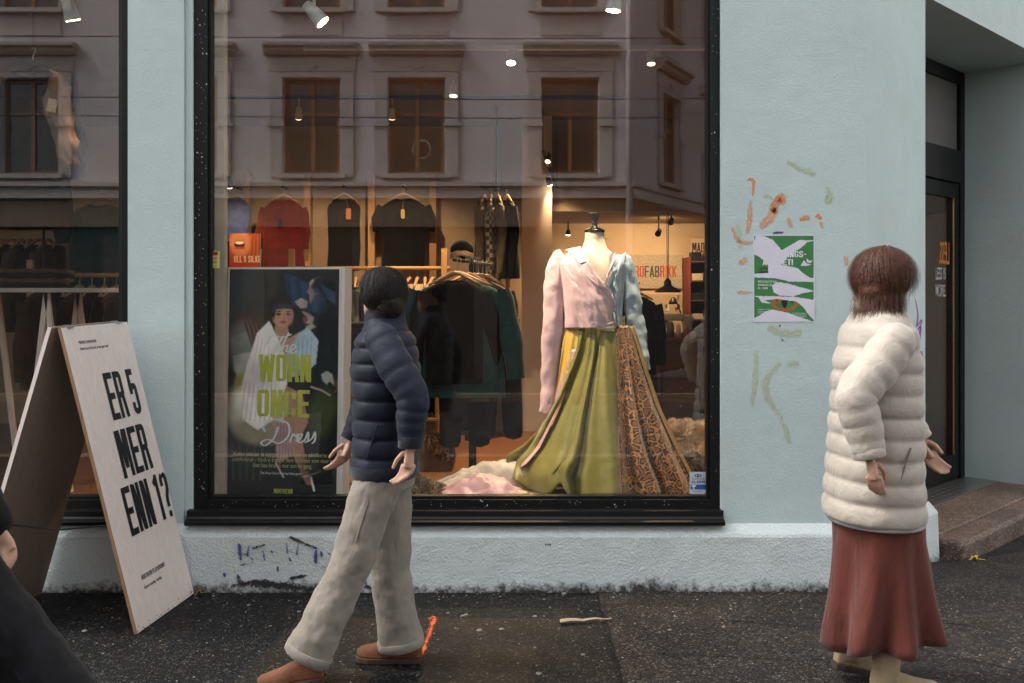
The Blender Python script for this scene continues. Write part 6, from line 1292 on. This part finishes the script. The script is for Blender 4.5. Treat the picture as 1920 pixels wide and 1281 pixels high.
def quilt(rings, spine_c, rows, amp, seed):
    """press stitched rows into a lofted coat: full between the seams, puckered at them"""
    m = len(rings)
    for i, rg_ in enumerate(rings):
        t = i/(m-1); sN = abs(math.sin(t*math.pi*rows)); g = 1-amp+amp*sN**.45; c = Vector(spine_c[i])
        for j, p in enumerate(rg_):
            a = 2*math.pi*j/len(rg_); pk = (1-sN)**2*.022*noise.noise(Vector((math.cos(a)*9, math.sin(a)*9, t*rows*1.1+seed))) + .030*noise.noise(Vector((math.cos(a)*2.2, math.sin(a)*2.2, t*6+seed)))
            rg_[j] = c + (Vector(p)-c)*(g+pk)
    return rings
def torso_rings(spine, l, n=28):
    """spine: (point, half depth, half width); l = lateral direction"""
    rings = []
    for i, (p, hd, hw) in enumerate(spine):
        p = Vector(p); a = Vector(spine[min(i+1, len(spine)-1)][0])-Vector(spine[max(i-1, 0)][0]); a.normalize(); fw = l.cross(a).normalized()
        rings.append([p + fw*math.copysign(abs(math.cos(t))**.9, math.cos(t))*hd + l*math.copysign(abs(math.sin(t))**.9, math.sin(t))*hw for t in [2*math.pi*k/n for k in range(n)]])
    return rings
def quilt_sleeve(parent, P_, Rr, rows, amp, mat, name, seed, k=12, n=32):
    Q, W_ = dense(P_, Rr, k); d0 = (Q[0]-Q[1]).normalized(); head, hr_ = [], []
    for a in (80, 55, 30): head.append(Q[0]+d0*W_[0]*math.sin(R(a))); hr_.append(W_[0]*math.cos(R(a)))
    Q, W_ = head+Q, hr_+W_; tmp = MB(); tmp.tube(Q, W_, n, .92); m = len(Q); rings = [[Vector(p) for p in tmp.v[i*n:(i+1)*n]] for i in range(m)]
    b = MB(); b.loft(quilt(rings, Q, rows, amp, seed)); return b.build(name, mat, parent, smooth=True)
def shoe(name, parent, heel, d, mat, sole, L=.275, h=.10, shaft=None, lift=0.0):
    """a shoe on the ground: heel point, direction of the toe"""
    heel, d = Vector(heel), Vector((*Vector(d).xy, 0)).normalized(); s = Vector((-d.y, d.x, 0)); u = Vector((0, 0, 1)); pitch = Matrix.Rotation(lift, 3, s)
    sec = [(0,.030,h),(.03,.036,h*1.02),(.08,.036,h*1.0),(.12,.038,h*.86),(.17,.045,h*.66),(.22,.046,h*.54),(.255,.036,h*.46),(L,.012,h*.30)]
    b = MB(); n = 16; rings = []
    for x, hw, hh in sec: rings.append([heel + pitch @ (d*x + s*math.cos(t)*hw*(1.08 if math.sin(t) < 0 else .9) + u*(.026+max(0, math.sin(t))*hh*.86+min(0, math.sin(t))*.006)) for t in [2*math.pi*k/n for k in range(n)]])
    b.loft(rings)
    if shaft: b.tube([heel+pitch@(d*.055+u*.05), shaft[0], shaft[1]], [.047,.054,.058], 16)
    o = b.build(name, mat, parent, remesh=.007)
    b = MB(); pts = [(-.006,.0),(0,.032),(.03,.040),(.1,.036),(.17,.047),(.22,.048),(.262,.036),(L+.006,.010)]
    out = [heel+pitch@(d*x+s*hw) for x, hw in pts] + [heel+pitch@(d*x-s*hw) for x, hw in reversed(pts)]
    b.prism(out, pitch@(u*.024)); b.build('sole', sole, o, bevel=.004); return o

# ---------------------------------------------------------------- person in navy jacket and beige trousers, walking towards the sandwich board
Y1 = -1.13
def person_navy():
    f = Vector((-1, .04, 0)).normalized(); l = Vector((0, 0, 1)).cross(f)      # l points to the camera: their own left
    pel, che, nek = at(722, 872, Y1), at(724, 690, Y1), at(722, 606, Y1); hc = at(716, 556, Y1)
    hipN, hipF = pel+l*.09, pel-l*.09
    kneeF, ankF = at(732, 1068, Y1+.07), at(752, 1206, Y1+.08); kneeN, ankN = at(658, 1064, Y1-.12), at(578, 1226, Y1-.14)
    shN, shF = at(727, 634, Y1)+l*.175, at(724, 634, Y1)-l*.175; elN, wrN = at(772, 742, Y1-.24), at(770, 836, Y1-.25); elF, wrF = at(694, 745, Y1+.22), at(660, 822, Y1+.20)
    hf = (f - l*1.15).normalized(); hl = Vector((0,0,1)).cross(hf)
    b = MB(); head_mb(b, hc, hf); b.tube([nek-Vector((0,0,.03)), hc-Vector((0,0,.08))+f*-.01], [.058,.054], 14); b.loft(torso_rings([(pel-Vector((0,0,.06)),.09,.12),(pel,.11,.16),(pel.lerp(che,.5),.10,.14),(che,.11,.16),(che.lerp(nek,.7),.07,.12),(nek,.05,.06)], l))
    for s_, e_, w_ in ((shN, elN, wrN), (shF, elF, wrF)): b.tube([s_.lerp(nek, .25)-Vector((0,0,.03)), e_, w_], [.036,.036,.026], 12, ball=True)
    for h_, k_, a_ in ((hipN, kneeN, ankN), (hipF, kneeF, ankF)): b.tube([h_, k_, a_], [.08,.055,.04], 12, ball=True)
    hand_mb(b, wrN, (wrN-elN)+Vector((-.02,0,-.02)), f, l*-.3+f); hand_mb(b, wrF, (wrF-elF), -l*.2+f, l*.3+f)
    o = b.build('person', skin, None, remesh=.005); tag(o, 'person in navy padded jacket and beige trousers walking past the window', 'person')
    u_ = Vector((0,0,1)); eyes(o, hc, hf, hl, u_)
    hm = matte('dark_brown_hair', (.012, .008, .006), .6, 60, .62, .3, 120, .25)
    hr = MB(); hr.ball(hc-hf*.018+u_*.030, .091, 18, 12, (1.0, 1.0, .98)); hr.ball(hc-hf*.058-u_*.025, .072, 14, 9, (.95, .95, 1.1)); hr.ball(hc+hf*.028+u_*.074, .064, 14, 9, (1.0, 1.0, .78)); hr.build('hair', hm, o, smooth=True, remesh=.008, disp=(.008, .02))
    strands(o, hc, hf, hl, u_, 6000, .10, hm, seed=3, wave=.002)
    jm_ = cloth('navy_padded_jacket', (.009, .012, .023), .25, .6, .06, 500, .2, 20, .02)
    b = MB(); sp_ = []; m_ = 90; top = nek+Vector((0,0,.035)); bot = pel-Vector((0,0,.03))
    for i in range(m_+1):
        t = i/m_; p = bot.lerp(che, t/.62) if t < .62 else che.lerp(top, (t-.62)/.38); hd, hw = interp([(0,.135,.19),(.3,.135,.185),(.62,.145,.195),(.82,.125,.185),(.93,.085,.11),(1,.070,.075)], t); bl_ = 1; sp_.append((p, hd*bl_, hw*bl_))
    b.loft(quilt(torso_rings(sp_, l, 64), [q_[0] for q_ in sp_], 9, .075, 2)); b.build('jacket', jm_, o, smooth=True)
    for s_, e_, w_ in ((shN, elN, wrN), (shF, elF, wrF)): quilt_sleeve(o, [s_-(s_-shF.lerp(shN,.5))*.15, s_.lerp(e_,.5), e_, e_.lerp(w_,.5), e_.lerp(w_,.96)], [.070,.073,.067,.061,.048], 9, .085, jm_, 'jacket_sleeve', 4)
    b = MB(); b.loft([[nek+Vector((0,0,z_))+f*(math.cos(t)*r_)+l*math.sin(t)*r_ for t in [2*math.pi*k/24 for k in range(24)]] for z_, r_ in ((-.01,.088),(.03,.084),(.055,.080),(.055,.066),(.02,.064))], True, False); b.build('collar', jm_, o, smooth=True)
    for e_, w_ in ((elN, wrN), (elF, wrF)): band(o, 'cuff', e_.lerp(w_, .93), w_-e_, .050, .045, cloth('navy_rib', (.006, .008, .015), .2))
    b = MB(); b.loft(torso_rings([(bot+Vector((0,0,-.012)),.132,.186),(bot+Vector((0,0,.0)),.140,.194),(bot+Vector((0,0,.035)),.140,.194),(bot+Vector((0,0,.045)),.134,.188)], l), True, False); b.build('hem_band', cloth('navy_rib_hem', (.006, .008, .015), .2), o, smooth=True)
    pk_ = pel.lerp(che, .30)+l*.182+f*.03; b = MB(); b.tube([pk_+Vector((0,0,.07))-f*.03, pk_+f*.012-Vector((0,0,.06))], .0045, 6); b.build('pocket_zip', M['metal'], o)
    tr = cloth('beige_corduroy', (.25, .215, .175), .14, .9, .15, 600, .45, 6, .05, (1.5, 1.5, .6))
    b = MB(); b.loft(torso_rings([(pel-Vector((0,0,.09)),.115,.165),(pel-Vector((0,0,.03)),.122,.17),(pel+Vector((0,0,.10)),.11,.155)], l))
    for h_, k_, a_ in ((hipN, kneeN, ankN), (hipF, kneeF, ankF)): b.tube([h_-Vector((0,0,.02)), h_.lerp(k_,.5), k_, k_.lerp(a_,.5), k_.lerp(a_,.92), a_.lerp(k_,-.05)], [.100,.094,.086,.088,.094,.098], 18)
    b.build('trousers', tr, o, remesh=.009, disp=(.024, .09))
    for k_, a_, sd_o in ((kneeN, ankN, l), (kneeF, ankF, l)):
        d_ = (a_-k_).normalized(); band(o, 'trouser_cuff', a_+d_*-.005, d_, .100, .04, tr)
    b = MB(); b.tube([pel+l*.166+Vector((0,0,.0)), hipN.lerp(kneeN,.35)+l*.098, hipN.lerp(kneeN,.7)+l*.092], .003, 6); b.build('side_seam', cloth('seam_beige', (.13, .11, .09), .1), o)
    sm = matte('rust_suede', (.145, .052, .022), .25, 12, .7, .2, 60); so_ = matte('brown_sole', (.06, .035, .02), .2)
    hF = at(790, 1250, Y1+.08); hF.z = .002; shoe('shoe', o, hF, f, sm, so_); hN = at(610, 1272, Y1-.14); hN.z = .006; shoe('shoe', o, hN, f, sm, so_, lift=R(-11) if False else R(10))
    return o
person_navy()

# ---------------------------------------------------------------- person in cream quilted coat, rust skirt and pale boots, walking to the corner door
Y2 = -1.36
def person_cream():
    f = Vector((1, .05, 0)).normalized(); l = Vector((0, 0, 1)).cross(f); u = Vector((0, 0, 1))       # l points away from the camera
    pel, che, nek, hc = at(1640, 868, Y2), at(1644, 680, Y2), at(1650, 586, Y2), at(1658, 522, Y2)
    kF, aF = at(1672, 1090, Y2-.08), at(1662, 1240, Y2-.09); kB, aB = at(1650, 1080, Y2+.10), at(1596, 1215, Y2+.11)
    shN, shF = at(1643, 640, Y2)-l*.165, at(1645, 640, Y2)+l*.165; elN, wrN = at(1606, 742, Y2-.25), at(1630, 856, Y2-.26); elF, wrF = at(1668, 745, Y2+.24), at(1722, 825, Y2+.20)
    hf = (f + l*.95).normalized(); hl = u.cross(hf)
    b = MB(); head_mb(b, hc, hf); b.tube([nek-u*.03, hc-u*.08-f*.01], [.052,.05], 14); b.loft(torso_rings([(pel-u*.06,.09,.13),(pel,.11,.17),(pel.lerp(che,.5),.09,.13),(che,.10,.15),(che.lerp(nek,.7),.07,.115),(nek,.05,.055)], l))
    for s_, e_, w_ in ((shN, elN, wrN), (shF, elF, wrF)): b.tube([s_.lerp(nek, .25)-u*.03, e_, w_], [.036,.034,.024], 12, ball=True)
    for h_, k_, a_ in ((pel-l*.09, kF, aF), (pel+l*.09, kB, aB)): b.tube([h_, k_, a_], [.085,.055,.042], 12, ball=True)
    hand_mb(b, wrN, (wrN-elN), f*.3+l*.6, f); hand_mb(b, wrF, (wrF-elF), -l*.6+f*.2, u+f)
    o = b.build('person', skin, None, remesh=.005); tag(o, 'person in cream quilted coat and rust red skirt walking towards the corner door', 'person'); eyes(o, hc, hf, hl, u)
    hm = matte('auburn_hair', (.075, .027, .013), .5, 50, .58, .3, 120, .3)
    hr = MB(); hr.ball(hc-hf*.018+u*.032, .091, 18, 12, (1.0, 1.0, .98)); hr.ball(hc-hf*.070-u*.02, .070, 14, 9); hr.ball(hc+hf*.028+u*.076, .064, 14, 9, (1.0, 1.0, .76)); hr.tube([hc-hf*.055+u*.02, hc-hf*.080-u*.06, hc-hf*.070-u*.11], [.075,.066,.045], 14, ball=True)
    hr.build('hair', hm, o, remesh=.008, disp=(.008, .022)); strands(o, hc, hf, hl, u, 7500, .23, hm, seed=5, wave=.005)
    cm_ = cloth('cream_quilt', (.40, .35, .29), .07, .6, .2, 500, .3, 16, .03)
    b = MB(); sp_ = []; top = nek+u*.05; bot = at(1636, 972, Y2); m_ = 96
    for i in range(m_+1):
        t = i/m_; p = bot.lerp(che, t/.74) if t < .74 else che.lerp(top, (t-.74)/.26); hd, hw = interp([(0,.185,.235),(.35,.170,.225),(.74,.160,.205),(.88,.13,.19),(.95,.092,.12),(1,.078,.08)], t); bl_ = 1; sp_.append((p, hd*bl_, hw*bl_))
    b.loft(quilt(torso_rings(sp_, l, 72), [q_[0] for q_ in sp_], 10, .085, 7)); b.build('coat', cm_, o, smooth=True)
    for s_, e_, w_ in ((shN, elN, wrN), (shF, elF, wrF)):
        quilt_sleeve(o, [s_, s_.lerp(e_,.5), e_, e_.lerp(w_,.5), e_.lerp(w_,.95)], [.080,.084,.078,.074,.060], 8, .10, cm_, 'coat_sleeve', 9)
    for e_, w_ in ((elN, wrN), (elF, wrF)): band(o, 'cuff', e_.lerp(w_, .93), w_-e_, .060, .04, cm_)
    sm_ = cloth('seam_taupe', (.20, .17, .14), .1); zc_ = at(1636, 850, Y2)-l*.226; b = MB(); b.tube([zc_+f*.05+u*.055, zc_+f*.012-u*.06], .004, 6); b.build('pocket_seam', sm_, o)  # pocket seam in a darker tone than the coat
    b = MB(); b.loft([[nek+u*z_+f*(math.cos(t)*r_-.005)+l*math.sin(t)*r_ for t in [2*math.pi*k/28 for k in range(28)]] for z_, r_ in ((-.005,.096),(.025,.102),(.055,.096),(.07,.084),(.055,.074),(.02,.07))], True, False); b.build('collar', cm_, o, smooth=True)
    sk = cloth('rust_skirt', (.105, .026, .017), .2, .85, .15, 500, .5, 12, .04, (1, 1, .35)); b = MB(); rings = []
    for i in range(17):
        t = i/16; c_ = at(1645+10*t, 940+262*t, Y2); wv = lambda a: 1+t*(.26*noise.noise(Vector((math.cos(a)*2.4, math.sin(a)*2.4, t*1.2)))+.17*math.sin(a*8+2*noise.noise(Vector((a, t, 0)))+t*1.5)*(.5+abs(noise.noise(Vector((a*1.3, 2, 0))))*1.5)); rings.append([c_ + f*math.cos(a)*((.16+.05*t)*wv(a)) + l*math.sin(a)*((.19+.02*t)*wv(a)) + u*(.03*t*t*math.cos(a+.6)+.01*t*math.sin(a*5)) for a in [2*math.pi*k/72 for k in range(72)]])
    b.loft(rings, True, False); b.build('skirt', sk, o, smooth=True, solid=.004)
    b = MB(); rings = []
    for z_, g_ in ((.055,.160),(.04,.172),(.012,.176),(.004,.174)): rings.append([at(1641, 978, Y2)+u*z_ + f*math.cos(a)*g_ + l*math.sin(a)*(g_+.045) for a in [2*math.pi*k/40 for k in range(40)]])
    b.loft(rings, True, False); b.build('shirt_hem', cloth('white_cotton', (.36, .34, .34), .05), o, smooth=True, solid=.003)
    bt = matte('pale_suede_boot', (.33, .245, .15), .15, 14, .8, .15, 60); sm = matte('boot_sole', (.06, .045, .03), .2)
    h1 = at(1634, 1292, Y2-.09); h1.z = .002; shoe('boot', o, h1, f, bt, sm, .27, .105, (aF+u*.03, aF+u*.12)); h2 = at(1562, 1262, Y2+.11); h2.z = .055; shoe('boot', o, h2, f, bt, sm, .27, .105, (aB+u*.02, aB+u*.11), lift=R(13))
    return o
person_cream()

# ---------------------------------------------------------------- person in black, mostly outside the frame, nearest the camera
Y3 = -2.75
def person_black():
    f = Vector((-1, 0, 0)); l = Vector((0, 0, 1)).cross(f); u = Vector((0, 0, 1))
    pel, che, nek, hc = at(-170, 1030, Y3), at(-182, 760, Y3), at(-194, 610, Y3), at(-204, 525, Y3)
    kB, aB = at(100, 1290, Y3+.09), at(320, 1550, Y3+.09); kF, aF = at(-190, 1330, Y3-.1), at(-230, 1660, Y3-.1)
    shN, shF = at(-170, 655, Y3)+l*.19, at(-170, 655, Y3)-l*.19; elN, wrN = at(-190, 850, Y3-.22), at(-270, 960, Y3-.2); elF, wrF = at(-80, 850, Y3+.24), at(-10, 985, Y3+.24)
    b = MB(); head_mb(b, hc, f); b.tube([nek-u*.03, hc-u*.08], [.056,.054], 14); b.loft(torso_rings([(pel-u*.06,.09,.13),(pel,.11,.16),(che,.11,.16),(che.lerp(nek,.7),.09,.16),(nek,.05,.06)], l))
    for s_, e_, w_ in ((shN, elN, wrN), (shF, elF, wrF)): b.tube([s_, e_, w_], [.048,.04,.028], 12, ball=True)
    for h_, k_, a_ in ((pel-l*.09, kB, aB), (pel+l*.09, kF, aF)): b.tube([h_, k_, a_], [.085,.055,.042], 12, ball=True)
    hand_mb(b, wrN, wrN-elN, f, -l+f*.3); hand_mb(b, wrF, wrF-elF, f, l+f*.3)
    o = b.build('person', skin, None, remesh=.007); tag(o, 'person in black coat and trousers at the left edge, mostly out of frame', 'person'); eyes(o, hc, f, l, u)
    bk = cloth('black_coat', (.007, .007, .0075), .3, .8, .05)
    b = MB(); b.ball(hc-f*.02+u*.034, .1, 16, 10, (1.05, .92, .98)); b.build('hair', matte('black_hair', (.01, .009, .008), .4, 50), o, remesh=.008, disp=(.016, .02))
    b = MB(); b.loft(torso_rings([(pel-u*.28+f*-.03,.20,.24),(pel,.165,.215),(pel.lerp(che,.5),.15,.20),(che,.15,.205),(che.lerp(nek,.6),.13,.19),(nek,.09,.10),(nek+u*.04,.075,.08)], l))
    for s_, e_, w_ in ((shN, elN, wrN), (shF, elF, wrF)): b.tube([s_, e_, e_.lerp(w_,.95)], [.08,.068,.05], 16, ball=True)
    b.build('coat', bk, o, remesh=.01, disp=(.02, .08))
    b = MB()
    for h_, k_, a_ in ((pel-l*.09, kB, aB), (pel+l*.09, kF, aF)): b.tube([h_, h_.lerp(k_,.5), k_, k_.lerp(a_,.5), a_], [.105,.098,.088,.082,.08], 16)
    b.build('trousers', bk, o, remesh=.01, disp=(.02, .06))
    bs = matte('black_shoe_leather', (.012, .011, .01), .2, 20, .4)
    h1 = aB-f*.055; h1.z = .05; shoe('shoe', o, h1, f, bs, bs, lift=R(-0) + R(12)); h2 = aF-f*.055; h2.z = .002; shoe('shoe', o, h2, f, bs, bs)
person_black()
